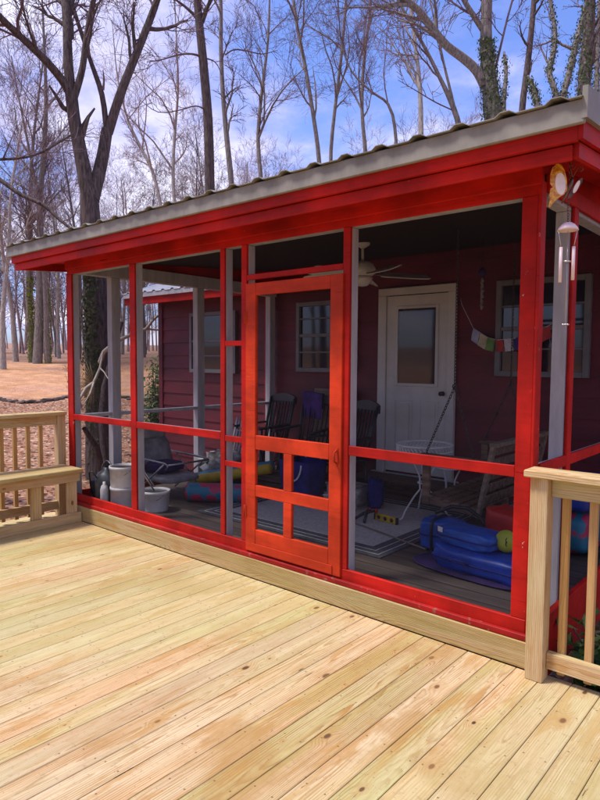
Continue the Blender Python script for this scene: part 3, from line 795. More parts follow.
# dark rocking chairs
def chair(cx, cy, rz, lab):
    t = thing('rocking_chair', lab, 'chair', (cx, cy, F), 'dark spindle back rocking chairs on the porch')
    M0 = Matrix.Translation((cx, cy, F)) @ Matrix.Rotation(rz, 4, 'Z')
    P = lambda x, y, z: M0 @ Vector((x, y, z))
    mb = MB(); mb.obox((.50, .46, .035), M0 @ Matrix.Translation((0, 0, .40)) @ Matrix.Rotation(R(4), 4, 'X'), .012); mb.build('seat', 'dark_wood', t)
    for sx in (-1, 1):
        for sy in (-1, 1):
            MB().tube([P(sx * .21, sy * .19, .39), P(sx * .235, sy * .20, .21), P(sx * .25, sy * .21, .07)], [.016, .023, .014], 8).build('leg', 'dark_wood', t)
        MB().tube([P(sx * .25, -.38, .085), P(sx * .25, -.2, .045), P(sx * .25, .05, .035), P(sx * .25, .3, .06), P(sx * .25, .52, .13)], .017, 8).build('rocker', 'dark_wood', t)
        MB().tube([P(sx * .25, -.21, .40), P(sx * .26, -.21, .60)], .015, 8).build('arm_post', 'dark_wood', t)
        mb = MB(); mb.beam(P(sx * .265, -.27, .615), P(sx * .245, .24, .645), .06, .024, .006); mb.build('armrest', 'dark_wood', t)
        MB().tube([P(sx * .215, .205, .40), P(sx * .235, .27, .70), P(sx * .245, .34, .98)], .018, 8).build('back_post', 'dark_wood', t)
    for k in range(7):
        u = (k - 3) / 3.4
        MB().tube([P(u * .20, .205, .40), P(u * .215, .27 + .02 * (1 - u * u), .68), P(u * .225, .325 + .025 * (1 - u * u), .93)], [.008, .012, .008], 6).build('spindle', 'dark_wood', t)
    mb = MB(); n = 12; pr = []
    for k in range(n + 1):
        u = -1 + 2 * k / n; pr.append((u * .255, .335 + .03 * (1 - u * u), .90 + .0 * u, .985 + .05 * (1 - u * u)))
    pv = None
    for (x_, y_, za, zb) in pr:
        q = [mb.bm.verts.new(P(x_, y_, za)), mb.bm.verts.new(P(x_, y_ + .025, za)), mb.bm.verts.new(P(x_, y_ + .03, zb)), mb.bm.verts.new(P(x_, y_ + .005, zb))]
        if pv:
            for i in range(4): mb.bm.faces.new([pv[i], pv[(i + 1) % 4], q[(i + 1) % 4], q[i]])
        else: mb.bm.faces.new(q)
        pv = q
    mb.bm.faces.new(pv); mb.build('crest_rail', 'dark_wood', t)
    return t
chair(.42, 2.42, R(-8), 'dark rocking chair with a bare back, leftmost in the row along the red wall')
chair(1.13, 2.42, R(6), 'dark rocking chair under a purple cloth, before the tan leaning board')
chair(1.93, 2.06, R(-20), 'dark rocking chair just left of the white entry door')
mb = MB(); rows = []
Mc = Matrix.Translation((1.13, 2.42, F)) @ Matrix.Rotation(R(6), 4, 'Z')
for (yy, zz) in ((.315, .74), (.325, .82), (.325, .92), (.325, 1.0), (.335, 1.052), (.365, 1.068), (.395, 1.05), (.41, .98), (.415, .86)):
    rows.append([mb.bm.verts.new(Mc @ Vector((-.25 + .29 * u, yy - .008 + .012 * math.sin(9 * u + zz * 4), zz + .012 * math.sin(5 * u)))) for u in [k / 8 for k in range(9)]])
for r0, r1 in zip(rows, rows[1:]):
    for k in range(8): f = mb.bm.faces.new([r0[k], r0[k + 1], r1[k + 1], r1[k]]); f.smooth = True
tag(mb.build('cloth', 'purple', origin=(1.0, 2.75, 1.1)), 'purple cloth draped over the back of a dark rocking chair', 'cloth')
bd = thing('leaning_board', 'tan framed board leaning on the red wall behind the dark chairs', 'board', (1.15, 2.93, F))
MB().obox((.66, .016, 1.05), Matrix.Translation((1.16, 2.945, F + .56)) @ Matrix.Rotation(R(-4), 4, 'X'), .003).build('panel', 'card', bd)
for xx in (.845, 1.475): MB().obox((.03, .024, 1.09), Matrix.Translation((xx, 2.945, F + .56)) @ Matrix.Rotation(R(-4), 4, 'X'), .003).build('frame_side', 'swing_rail', bd)
MB().obox((.60, .024, .03), Matrix.Translation((1.16, 2.982, F + 1.09)) @ Matrix.Rotation(R(-4), 4, 'X'), .003).build('frame_top', 'swing_rail', bd)

# blue tote bag with rope handles
tb = thing('tote_bag', 'large navy blue tote bag with pale rope handles near the rug', 'bag', (1.80, 1.62, F))
mb = MB(); b0 = [(-.21, -.13), (.21, -.13), (.21, .13), (-.21, .13)]
lv = []
for z, s_ in ((.0, .92), (.02, 1.), (.2, 1.08), (.42, 1.16), (.43, 1.13), (.2, 1.02), (.03, .9)):
    row = []
    for i in range(4):
        p, q = b0[i], b0[(i + 1) % 4]
        for k in range(5):
            u = k / 5; x_ = p[0] + (q[0] - p[0]) * u; y_ = p[1] + (q[1] - p[1]) * u
            w = 1 + .07 * noise.noise(Vector((x_ * 9, y_ * 9, z * 7)))
            row.append(mb.bm.verts.new((1.80 + x_ * .82 * s_ * w, 1.62 + y_ * s_ * w, F + .002 + z)))
    lv.append(row)
for a, b in zip(lv, lv[1:]):
    for k in range(20):
        f = mb.bm.faces.new([a[k], a[(k + 1) % 20], b[(k + 1) % 20], b[k]]); f.smooth = True
mb.bm.faces.new(lv[0][::-1]); mb.bm.faces.new(lv[-1]); mb.build('bag_body', 'navy', tb)
for yy, sag in ((1.462, -.17), (1.79, .1)):
    MB().tube([(1.80 + .11 * math.cos(t), yy - .008 * math.sin(t), F + .40 + sag * math.sin(t)) for t in [math.pi * k / 12 for k in range(13)]], .009, 8).build('handle', 'rope', tb)

# pool floats and crate
cr = thing('crate', 'low brown slatted wooden crate under the raised end of the yellow float', 'crate', (1.2, 1.75, F))
for k in range(3):
    B(1.0, 1.45, 1.94 if False else 1.66, 1.675, F + .005 + .058 * k, F + .05 + .058 * k).build('slat', 'brown_wood', cr)
    B(1.0, 1.45, 1.985, 2.0, F + .005 + .058 * k, F + .05 + .058 * k).build('slat', 'brown_wood', cr)
for xx in (1.0, 1.43): B(xx, xx + .02, 1.676, 1.984, F + .001, F + .17).build('crate_end', 'brown_wood', cr)
for k in range(4): B(.99, 1.46, 1.655 + .09 * k, 1.73 + .09 * k, F + .1705, F + .186).build('lid_slat', 'brown_wood', cr)
def capsule(p, q, r, n=6):
    p, q = Vector(p), Vector(q); d = (q - p).normalized(); pts, rs = [], []
    for k in range(n + 1): a = math.pi / 2 * k / n; pts.append(p - d * r * math.cos(a) * .6 + d * .0); rs.append(max(r * math.sin(a), .002))
    for k in range(1, 9): pts.append(p.lerp(q, k / 9)); rs.append(r * (1 + .03 * math.sin(k * 2.1)))
    for k in range(n + 1): a = math.pi / 2 * (1 - k / n); pts.append(q + d * r * math.cos(a) * .6); rs.append(max(r * math.sin(a), .002))
    return MB().tube(pts, rs, 18)
tag(capsule((.36, 1.30, F + .062), (1.22, 1.72, F + .25), .06).build('pool_float', 'yellow', origin=(.8, 1.5, F)), 'yellow tube pool float, one end resting on the brown crate', 'pool float')
tag(capsule((.30, 1.42, F + .067), (1.14, 1.83, F + .256), .065).build('pool_float', 'teal', origin=(.7, 1.6, F)), 'plain teal tube pool float lying just behind the yellow one', 'pool float')
def mk_spots():
    m, nt, b, out = new_mat('teal_with_pink_ovals')
    vo = nt.nodes.new('ShaderNodeTexVoronoi'); vo.inputs['Scale'].default_value = 6.5; vo.inputs['Randomness'].default_value = .6
    nt.links.new(vmul(nt, coord(nt), (1, 1, 1)), vo.inputs['Vector'])
    c = mixc(nt, smooth(nt, vo.outputs['Distance'], .42, .47), (.45, .03, .09), (.015, .17, .27))
    nt.links.new(c, b.inputs['Base Color']); b.inputs['Roughness'].default_value = .5
    return m
M_['spots'] = mk_spots()
rm = MB()
p, q = Vector((.93, .78, F + .118)), Vector((1.52, 1.20, F + .118)); d = (q - p).normalized()
prof = [(0, .012), (.02, .012), (.024, 0), (.04, 0), (.045, .010), (.06, .010), (.066, 0), (.085, 0), (.09, .008), (.1, .008), (.116, .01), (.118, .04), (.116, .2), (.118, .4), (.116, .6), (.117, (q - p).length - .01), (.1, (q - p).length), (0, (q - p).length)]
prof = [(a_ * .82, b_) for a_, b_ in prof]; p.z = F + .098; rm.lathe(prof, p, 28, d); tag(rm.build('rolled_float', 'spots', origin=(1.2, 1.0, F)), 'rolled teal float with pink ovals on the porch floor', 'pool float')

# folding lounge chair in the left corner
lc = thing('folding_chair', 'grey mesh folding chair with steel arms in the left porch corner', 'chair', (.5, .85, F))
y0, y1 = .62, 1.10
mb = MB(); n = 8; pv = None
for k in range(n + 1):
    u = k / n; x_ = .34 - .17 * u; z_ = F + .20 + .46 * u; hw = (y1 - y0) / 2 * (1 - .35 * max(0, u - .7) ** 1.0 / .3)
    c = (y0 + y1) / 2; bl = .03 * math.sin(math.pi * u)
    q = [mb.bm.verts.new((x_ - bl + dx, c + s_ * hw * f, z_)) for dx, s_, f in ((0, -1, 1), (-.025, -1, .5), (-.03, 1, .5), (0, 1, 1), (.025, 1, .98), (.0, 1, .5), (.0, -1, .5), (.025, -1, .98))]
    if pv:
        for i in range(8): f = mb.bm.faces.new([pv[i], pv[(i + 1) % 8], q[(i + 1) % 8], q[i]]); f.smooth = True
    else: mb.bm.faces.new(q)
    pv = q
mb.bm.faces.new(pv); mb.build('backrest', 'grey_cloth', lc)
MB().blob((.18, .86, F + .66), (.07, .2, .08), 0, .6).build('headrest', 'grey_cloth', lc)
MB().blob((.55, .86, F + .20), (.27, .235, .035), 0, .4, wr=.05).build('seat', 'grey_cloth', lc)
for yy in (y0 - .03, y1 + .03):
    MB().tube([(.20, yy, F + .42), (.5, yy, F + .41), (.82, yy, F + .40), (.87, yy, F + .385), (.84, yy, F + .34)], .012, 8).build('arm', 'steel', lc)
    MB().tube([(.82, yy, F + .40), (.28, yy, F + .013)], .010, 8).build('leg', 'steel', lc); MB().tube([(.30, yy, F + .40), (.80, yy, F + .013)], .010, 8).build('leg', 'steel', lc)
MB().tube([(.87, y0 - .03, F + .387), (.87, y1 + .03, F + .387)], .010, 8).build('crossbar', 'steel', lc)
tag(MB().blob((.44, .86, F + .30), (.16, .19, .055), R(10), .5, wr=.15, seed=2).build('cushion', 'darkpurple', origin=(.44, .86, F + .25)), 'dark purple cushion crumpled on the seat of the folding chair', 'cushion')
tag(MB().blob((.30, 1.86, F + .17), (.24, .26, .17), R(20), .8, 36, 22, wr=.5, seed=9).build('plastic_bag', 'plastic', origin=(.30, 1.86, F)), 'crumpled clear plastic sheet heaped behind the folding chair', 'plastic')
fs = thing('folded_chair', 'folded grey slatted chair leaning in the back left corner', 'chair', (.2, 2.2, F))
for k in range(5): MB().beam((.16 + .05 * k, 2.02, F + .02), (.08 + .05 * k, 2.30, F + .72), .028, .012).build('slat', 'steel', fs)
for z in (.15, .55): MB().beam((.12, 2.02 + .4 * z, F + .01 + z), (.42, 2.02 + .4 * z, F + .01 + z), .02, .02).build('crossbar', 'steel', fs)

# buckets and corner clutter
def bucket(c, r0, r1, h, lab, handle=True, fill='gunmetal', nm='bucket', group=None):
    t = thing(nm, lab, 'bucket', c)
    MB().lathe([(0, .0), (r0, 0), (r0 + .003, .01), (r1, h - .03), (r1 + .006, h - .028), (r1 + .006, h), (r1 - .006, h), (r1 - .01, h - .03), (r0 - .01, .015), (0, .015)], c, 28).build('bucket_body', 'bucket', t)
    MB().lathe([(0, 0), (r1 - .012, 0)], (c[0], c[1], c[2] + h - .02), 24).build('contents', fill, t)
    if handle:
        MB().tube([(c[0] + (r1 + .012) * math.cos(a), c[1] - (r1 * .55) * math.sin(a) - .02, c[2] + h - .03 - .07 * math.sin(a)) for a in [math.pi * k / 12 for k in range(13)]], .003, 6).build('handle', 'steel', t)
    return t
bucket((1.02, .33, F + .001), .115, .135, .20, 'white paint bucket standing alone on the floor before the folding chair')
bucket((.665, .205, F + .001), .125, .128, .205, 'lower white bucket of the stack in the left corner', False)
bucket((.665, .205, F + .208), .125, .135, .205, 'upper white bucket with brown contents, on top of the other in the corner', True, 'brown_wood')
MB_ = MB().tube([(.98, .36, F + .16), (.86, .30, F + .34)], .008, 6); tag(MB_.build('stir_stick', 'swing_rail', origin=(.9, .33, F + .2)), 'thin stirring stick leaning out of the lone white bucket', 'stick')
pt = thing('sprayer_tank', 'dark grey round tank with arched handle in the left corner', 'tank', (.30, .24, F))
MB().lathe([(0, 0), (.11, 0), (.125, .03), (.125, .22), (.10, .29), (.05, .32), (.045, .35), (0, .35)], (.30, .25, F + .001), 24).build('tank_body', 'gunmetal', pt)
MB().tube([(.30 + .11 * math.cos(a), .25, F + .26 + .15 * math.sin(a)) for a in [math.pi * k / 12 for k in range(13)]], .010, 8).build('handle', 'steel', pt)
MB().tube([(.30, .13, F + .25), (.27, .09, F + .32), (.20, .10, F + .30), (.17, .13, F + .15), (.18, .16, F + .02)], .008, 8).build('hose', 'black', pt)
MB().lathe([(.0, 0), (.03, 0), (.032, .02), (.022, .05), (.03, .06), (0, .065)], (.30, .25, F + .351), 16).build('cap', 'black', pt)
bo = MB().lathe([(0, 0), (.036, 0), (.04, .01), (.04, .15), (.03, .19), (.014, .205), (.014, .23), (0, .23)], (.44, .125, F + .001), 18); tag(bo.build('bottle', 'bucket', origin=(.44, .125, F)), 'white plastic bottle standing before the dark grey tank', 'bottle')
tag(MB().blob((.125, .30, F + .12), (.08, .13, .12), .2, .7, wr=.35, seed=12).build('black_bag', 'black', origin=(.125, .3, F)), 'slumped black bag in the far left porch corner', 'bag')
tag(MB().blob((.50, .36, F + .13), (.09, .09, .13), .2, .6, wr=.25, seed=22).build('black_pot', 'gunmetal', origin=(.5, .36, F)), 'dark grey rounded pot between the tank and the stacked buckets', 'pot')

# blue cushions and water toys on the right
def cushion(nm, c, size, rot, mat, par, e=.42, seed=0):
    MB().blob(c, size, rot, e, 44, 22, wr=.10, seed=seed).build('cushion_body', mat, par)
    mb = MB(); pts = []
    for k in range(45):
        t = 2 * math.pi * k / 44; sg = lambda v: math.copysign(abs(v) ** e, v)
        p = Vector((sg(math.cos(t)), sg(math.sin(t)), 0)); w = 1.012 * (1 + .10 * noise.noise(p * 3 + Vector((seed, 0, 0))))
        q = Matrix.Rotation(rot, 3, 'Z') @ Vector((p.x * size[0] * w, p.y * size[1] * w, 0)); pts.append(Vector(c) + q)
    mb.tube(pts, .006, 6, False).build('piping', 'navy', par)
rf_ = thing('boat_cushion', 'large blue inflatable cushion lying flat at the right of the porch', 'cushion', (4.18, .78, F))
cushion('c', (4.20, .80, F + .09), (.37, .19, .086), R(-6), 'blue', rf_, .42, 1)
MB().blob((4.10, .78, F + .012), (.45, .22, .011), R(-6), .6).build('base_rim', 'darkpurple', rf_)
MB().tube([(4.0, .60, F + .10), (4.03, .575, F + .12), (4.12, .57, F + .12), (4.15, .595, F + .10)], .008, 6).build('grab_handle', 'navy', rf_)
uc = thing('boat_cushion', 'blue boat cushion stacked on the larger flat one, white tag on its corner', 'cushion', (4.07, .76, F + .17))
cushion('c', (4.07, .79, F + .235), (.225, .12, .064), R(-8), 'blue2', uc, .45, 4)
MB().obox((.045, .006, .036), Matrix.Translation((3.885, .695, F + .275)) @ Matrix.Rotation(R(-20), 4, 'Z'), .001).build('label_tag', 'bucket', uc)
lc2 = thing('boat_cushion', 'upright blue boat cushion with black strap, left of the stacked pair', 'cushion', (3.68, 1.07, F))
cushion('c', (3.70, 1.10, F + .125), (.17, .12, .12), R(14), 'blue2', lc2, .4, 6)
st_ = []
for k in range(25):
    a = 2 * math.pi * k / 24; st_.append((3.67, 1.09 + .135 * math.copysign(abs(math.cos(a)) ** .45, math.cos(a)), F + .127 + .127 * math.copysign(abs(math.sin(a)) ** .45, math.sin(a))))
MB().tube(st_, .011, 6, False).build('strap', 'black', lc2)
tag(MB().tube([(3.66, 1.03, F + .29), (3.75, 1.12, F + .34), (3.86, 1.18, F + .335), (3.97, 1.17, F + .28), (4.03, 1.12, F + .24)], [.012, .016, .016, .014, .012], 8).build('strap', 'black', origin=(3.85, 1.1, F + .3)), 'loose black strap looped over the blue cushions', 'strap')
rv = MB().blob((4.27, 1.06, F + .31), (.19, .12, .11), R(-10), .45, 32, 18, wr=.18, seed=8); tag(rv.build('life_vest', 'red_cloth', origin=(4.27, 1.06, F + .2)), 'red padded life vest heaped behind the blue cushions', 'life vest')
tag(MB().blob((4.28, 1.1, F + .10), (.20, .085, .10), R(-10), .5, wr=.1, seed=18).build('float_bag', 'navy', origin=(4.28, 1.1, F)), 'navy bag under the red life vest', 'bag')
ball = thing('ball', 'lime yellow ball on the blue cushion by the red post', 'ball', (4.325, .80, F + .178))
bc = Vector((4.325, .80, F + .252)); MB().lathe([(.075 * math.sin(math.pi * k / 16), -.075 * math.cos(math.pi * k / 16)) for k in range(17)], bc, 24).build('ball_shell', 'lime', ball)
mb = MB(); dv = (CAM - bc).normalized(); sx_ = dv.cross(Vector((0, 0, 1))).normalized(); uz_ = sx_.cross(dv)
for oa in (-.5, .12):
    mb.tube([bc + (dv + sx_ * (.30 * math.cos(t) - .25) + uz_ * (.30 * math.sin(t) + oa * .5)).normalized() * .076 for t in [-.9 + .3 * k for k in range(7)]], .0028, 5)
mb.build('ball_seam', 'black', ball)
tag(capsule((4.12, .98, F + .235), (4.27, .905, F + .245), .028).build('foam_piece', 'skin_pink', origin=(4.2, .94, F + .2)), 'pale pink foam stick between the red vest and the ball', 'foam')
tag(MB().blob((4.13, 1.42, F + .15), (.20, .14, .15), R(5), .5, wr=.12, seed=14).build('float_cushion', 'blue', origin=(4.13, 1.42, F)), 'blue cushion behind the red vest, beside the porch swing', 'cushion')
gt = thing('toy_bundle', 'green and teal water toy lying on the rear blue cushion', 'toy', (4.2, 1.4, F + .3))
MB().blob((4.20, 1.37, F + .335), (.11, .07, .04), .3, .7, wr=.5, seed=31).build('toy_body', 'teal', gt)
for k in range(7):
    a = k * .9; MB().tube([(4.22, 1.36, F + .35), (4.22 + .05 * math.cos(a), 1.36 + .05 * math.sin(a), F + .42), (4.22 + .09 * math.cos(a), 1.36 + .09 * math.sin(a), F + .40)], [.012, .014, .004], 6).build('toy_leaf', 'leaf', gt)
tag(MB().blob((4.48, 1.86, F + .17), (.17, .34, .17), 0, .5, wr=.1, seed=16).build('float_bag', 'spots', origin=(4.48, 1.86, F)), 'teal patterned float bag against the right side screen', 'bag')
tag(MB().blob((4.48, 1.86, F + .46), (.16, .34, .12), 0, .4, wr=.06, seed=17).build('float_cushion', 'blue', origin=(4.48, 1.86, F + .34)), 'blue cushion on top of the patterned bag by the right screen', 'cushion')
# bits on the rug
lv_ = thing('spirit_level', 'short yellow spirit level with black vial windows on the rug', 'level', (2.95, 1.44, F + .01))
Ml = Matrix.Translation((2.945, 1.445, F + .042)) @ Matrix.Rotation(R(-8), 4, 'Z')
MB().obox((.24, .024, .06), Ml, .003).build('level_body', 'yellow', lv_)
for dx in (-.128, .128): MB().obox((.018, .028, .062), Ml @ Matrix.Translation((dx, 0, 0)), .003).build('end_cap', 'black', lv_)
for dx in (-.075, 0, .075): MB().lathe([(0, 0), (.019, 0), (.019, .003), (0, .003)], Ml @ Vector((dx, -.0125, 0)), 16, Ml.to_3x3() @ Vector((0, -1, 0))).build('vial', 'black', lv_)
cl = thing('spring_clamp', 'black spring clamp with red tips lying beside the yellow level', 'clamp', (2.80, 1.36, F + .01))
MB().tube([(2.70, 1.27, F + .022), (2.76, 1.36, F + .075), (2.84, 1.42, F + .10)], [.014, .017, .011], 8).build('jaw', 'black', cl)
MB().tube([(2.83, 1.27, F + .022), (2.79, 1.36, F + .085), (2.77, 1.42, F + .10)], [.014, .017, .011], 8).build('jaw', 'black', cl)
MB().blob((2.84, 1.435, F + .095), (.018, .018, .02)).build('tip', 'red_cloth', cl); MB().blob((2.77, 1.435, F + .095), (.018, .018, .02)).build('tip', 'red_cloth', cl)
tag(MB().tube([(2.78, 1.20, F + .018), (3.2, 1.08, F + .018), (3.63, .95, F + .016)], .008, 8).build('rod', 'swing_rail', origin=(3.2, 1.08, F)), 'thin brown rod lying across the rug edge towards the cushions', 'rod')
tag(MB().blob((2.36, 1.56, F + .11), (.17, .15, .10), .3, .8, 32, 18, wr=.5, seed=41).build('plastic_bag', 'plastic', origin=(2.36, 1.56, F)), 'crumpled pale plastic bag on the rug by the door post', 'bag')
tag(MB().blob((2.55, 1.86, F + .15), (.08, .13, .145), .5, .6, wr=.25, seed=43).build('cloth_bag', 'navy', origin=(2.55, 1.86, F)), 'small upright navy bag beside the pale plastic bag', 'bag')
bx = thing('storage_box', 'pale grey box behind the crumpled plastic bag', 'box', (2.2, 1.72, F + .01))
B(2.02, 2.40, 1.74, 1.95, F + .01, F + .19, .006).build('box_body', 'bucket', bx); B(2.01, 2.41, 1.73, 1.96, F + .1905, F + .21, .004).build('lid', 'plastic', bx)

# prayer flags along the back wall
fl = thing('flag_string', 'string of small coloured square flags across the back wall', 'flags', (3.3, 2.95, 2.0))
pts = [Vector(p) for p in ((2.84, 3.02, 2.32), (2.90, 2.94, 2.235), (3.04, 2.93, 1.985), (3.21, 2.92, 1.88), (3.31, 2.92, 1.855), (3.51, 2.92, 1.87), (3.72, 2.92, 1.93), (3.98, 3.02, 2.09))]
MB().tube(pts, .0035, 5).build('string', 'rope', fl)
cols = {'flag_pale_blue': (.42, .46, .62), 'flag_cream': (.62, .55, .36), 'flag_green': (.16, .32, .08), 'flag_red': (.50, .05, .04), 'flag_white': (.66, .62, .66), 'flag_navy': (.05, .035, .22)}
for k, v in cols.items(): M_[k] = plain(k, v, .85, .15, 14, (1, 1, 1), .3)
order = ['flag_pale_blue', 'flag_cream', 'flag_green', 'flag_red', 'flag_white', 'flag_navy', 'flag_cream', 'flag_green', 'flag_red', 'flag_white', 'flag_navy', 'flag_cream', 'flag_green', 'flag_red']
seg = []
for a, b in zip(pts[2:], pts[3:]):
    n = 12
    for i in range(n): seg.append(a.lerp(b, i / n))
acc = 0; samples = [seg[0]]
for a, b in zip(seg, seg[1:]):
    acc += (b - a).length
    if acc >= .084: samples.append(b); acc = 0
for i, (a, b) in enumerate(zip(samples, samples[1:])):
    if i >= 9: break
    d = b - a; p0, p1 = a + d * .04, a + d * .96; mb = MB(); rows = []
    for j in range(5):
        z = -.125 * j / 4; sw_ = .02 * math.sin(i * 1.7 + j * .8)
        rows.append([mb.bm.verts.new(p0.lerp(p1, u) + Vector((-.02 * j / 4 * (1 if d.z < 0 else -1), -.006 - abs(sw_) * j / 4 - .01 * math.sin(3 * u + i), z))) for u in (0, .33, .67, 1)])
    for r0, r1 in zip(rows, rows[1:]):
        for k in range(3): f = mb.bm.faces.new([r0[k], r0[k + 1], r1[k + 1], r1[k]]); f.smooth = True
    mb.build('flag', order[i], fl)

# hanging strand ornament
so = thing('hanging_ornament', 'dark beaded strand hanging from the porch ceiling in front of the back wall', 'ornament', (3.37, 2.4, 2.45))
MB().tube([(3.37, 2.4, 2.795), (3.37, 2.4, 2.13)], .003, 6).build('strand', 'chain', so)
mb = MB()
for k in range(16):
    z = 2.42 - .019 * k; r = .010 + .007 * abs(math.sin(k * 1.9)); mb.lathe([(0, -r), (r * .8, -r * .6), (r, 0), (r * .8, r * .6), (0, r)], (3.37 + .004 * math.sin(k * 2.3), 2.4, z), 10)
mb.build('beads', 'steel', so)
MB().lathe([(0, -.05), (.03, -.03), (.04, .0), (.025, .03), (0, .045)], (3.37, 2.4, 2.485), 14).build('pendant', 'darkpurple', so)

# butterfly wind chime under the eave
wc = thing('wind_chime', 'amber butterfly wind chime with pale tubes hanging at the porch corner', 'wind chime', (4.965, -.15, 2.63))
cx, cy = 4.965, -.15
mb = MB(); mb.tube([(cx, cy, 2.645), (cx, cy, 2.62)], .004, 6); mb.tube([(cx + .012 * math.cos(t), cy, 2.608 + .012 * math.sin(t)) for t in [k * .628 for k in range(11)]], .0025, 6, False)
mb.build('hook', 'brass', wc)
mb = MB(); chain(mb, (cx, cy, 2.597), (cx, cy, 2.49), .018, .0017, .005); mb.build('chain', 'brass', wc)
MB().tube([(cx - .03, cy - .01, 2.385), (cx - .015, cy, 2.42), (cx, cy, 2.455), (cx + .008, cy + .003, 2.485), (cx + .012, cy + .004, 2.50)], [.003, .008, .011, .009, .004], 10).build('body', 'brass', wc)
def slab(mb, org, a, b, pts, th):
    n = a.cross(b).normalized() * th / 2
    T = [mb.bm.verts.new(org + a * p[0] + b * p[1] + n) for p in pts]; Bt = [mb.bm.verts.new(org + a * p[0] + b * p[1] - n) for p in pts]
    m = len(pts); mb.bm.faces.new(T); mb.bm.faces.new(Bt[::-1])
    for i in range(m): mb.bm.faces.new([T[i], Bt[i], Bt[(i + 1) % m], T[(i + 1) % m]])
def mk_amber():
    m, nt, b, out = new_mat('amber_glass')
    oc = coord(nt); n1 = noise_(nt, oc, 60, 4, .6)
    c = mixc(nt, smooth(nt, n1, .35, .7), (.42, .13, .008), (.85, .46, .05)); nt.links.new(c, b.inputs['Base Color']); b.inputs['Roughness'].default_value = .2
    return m
M_['amber'] = mk_amber()
M_['milk'] = plain('milky_glass', (.80, .70, .68), .25, .08, 30, (1, 1, 1), .0)
def ell(c, rx, ry, n=20, a0=0., tilt=0.):
    o = []
    for k in range(n):
        t = 2 * math.pi * k / n; x, y = rx * math.cos(t), ry * math.sin(t)
        o.append((c[0] + x * math.cos(tilt) - y * math.sin(tilt), c[1] + x * math.sin(tilt) + y * math.cos(tilt)))
    return o
aL = Vector((-.80, -.58, 0)).normalized(); bz = Vector((.0, .0, 1))
wing = [(.006, -.01), (.012, .04), (.022, .08), (.040, .108), (.058, .112), (.078, .095), (.088, .06), (.086, .02), (.074, .004), (.084, -.004), (.088, -.03), (.086, -.06), (.092, -.088), (.082, -.088), (.062, -.062), (.04, -.042), (.02, -.03)]
oL = Vector((cx - .002, cy - .002, 2.455))
mb = MB(); slab(mb, oL, aL, bz, wing, .006); w1 = mb.build('wing', 'amber', wc)
mb = MB(); slab(mb, oL, aL, bz, ell((.040, .018), .024, .052, 22, 0, -.10), .010); mb.build('wing_glass', 'milk', w1)
aR = Vector((.93, .30, .0)).normalized(); bR = Vector((.38, .1, 1)).normalized()
wingR = [(.004, -.02), (.012, .02), (.024, .045), (.034, .048), (.040, .03), (.036, .0), (.028, -.02), (.022, -.045), (.008, -.05)]
oR = Vector((cx + .004, cy + .002, 2.45))
mb = MB(); slab(mb, oR, aR, bR, wingR, .005); w2 = mb.build('wing', 'brass', wc)
mb = MB(); slab(mb, oR, aR, bR, ell((.024, .006), .010, .030, 18), .009); mb.build('wing_glass', 'milk', w2)
for k, (sx, px_) in enumerate(((.012, .0), (.042, .016))):
    sp_ = [(cx + .012, cy + .004, 2.50)] + [(cx + sx + .016 * (1 - j / 14) * math.cos(2.6 - j * .5), cy + px_, 2.545 - k * .012 + .016 * (1 - j / 14) * math.sin(2.6 - j * .5)) for j in range(13)]
    MB().tube(sp_, .0022, 6).build('antenna', 'brass', wc)
mb = MB(); chain(mb, (cx - .004, cy, 2.40), (cx, cy, 2.285), .016, .0015, .005); mb.build('chain', 'brass', wc)
MB().lathe([(0, .034), (.016, .031), (.032, .020), (.043, .006), (.048, -.006), (.045, -.007), (.03, .014), (0, .026)], (cx, cy, 2.262), 24).build('dome', 'chime', wc)
for k in range(4):
    a = R((-4, 40, 176, 220)[k]); ca, sa = math.cos(a), math.sin(a); r0, r1 = .045, .030
    z1 = 2.03 - .006 * k
    tu = MB(); tu.lathe([(.0065, 0), (.0078, 0), (.0078, 2.178 - z1), (.0065, 2.178 - z1), (.0065, 0)], (cx + r1 * ca, cy + r1 * sa, z1), 12)
    t_ = tu.build('chime_tube', 'chime', wc)
    MB().tube([(cx + r0 * ca, cy + r0 * sa, 2.258), (cx + r1 * ca, cy + r1 * sa, 2.176)], .0016, 5).build('cord', 'silver', t_)
MB().lathe([(0, -.004), (.018, -.004), (.018, .004), (0, .004)], (cx, cy, 2.11), 16).build('striker', 'silver', wc)
MB().tube([(cx, cy, 2.255), (cx + .003, cy, 1.82)], .0013, 5).build('cord', 'silver', wc)
mb = MB()
for k in range(5):
    a = k * 1.257; mb.blob((cx + .003 + .010 * math.cos(a), cy + .010 * math.sin(a), 1.812), (.008, .008, .005), 0, 1, 8, 6)
mb.build('wind_sail', 'silver', wc)
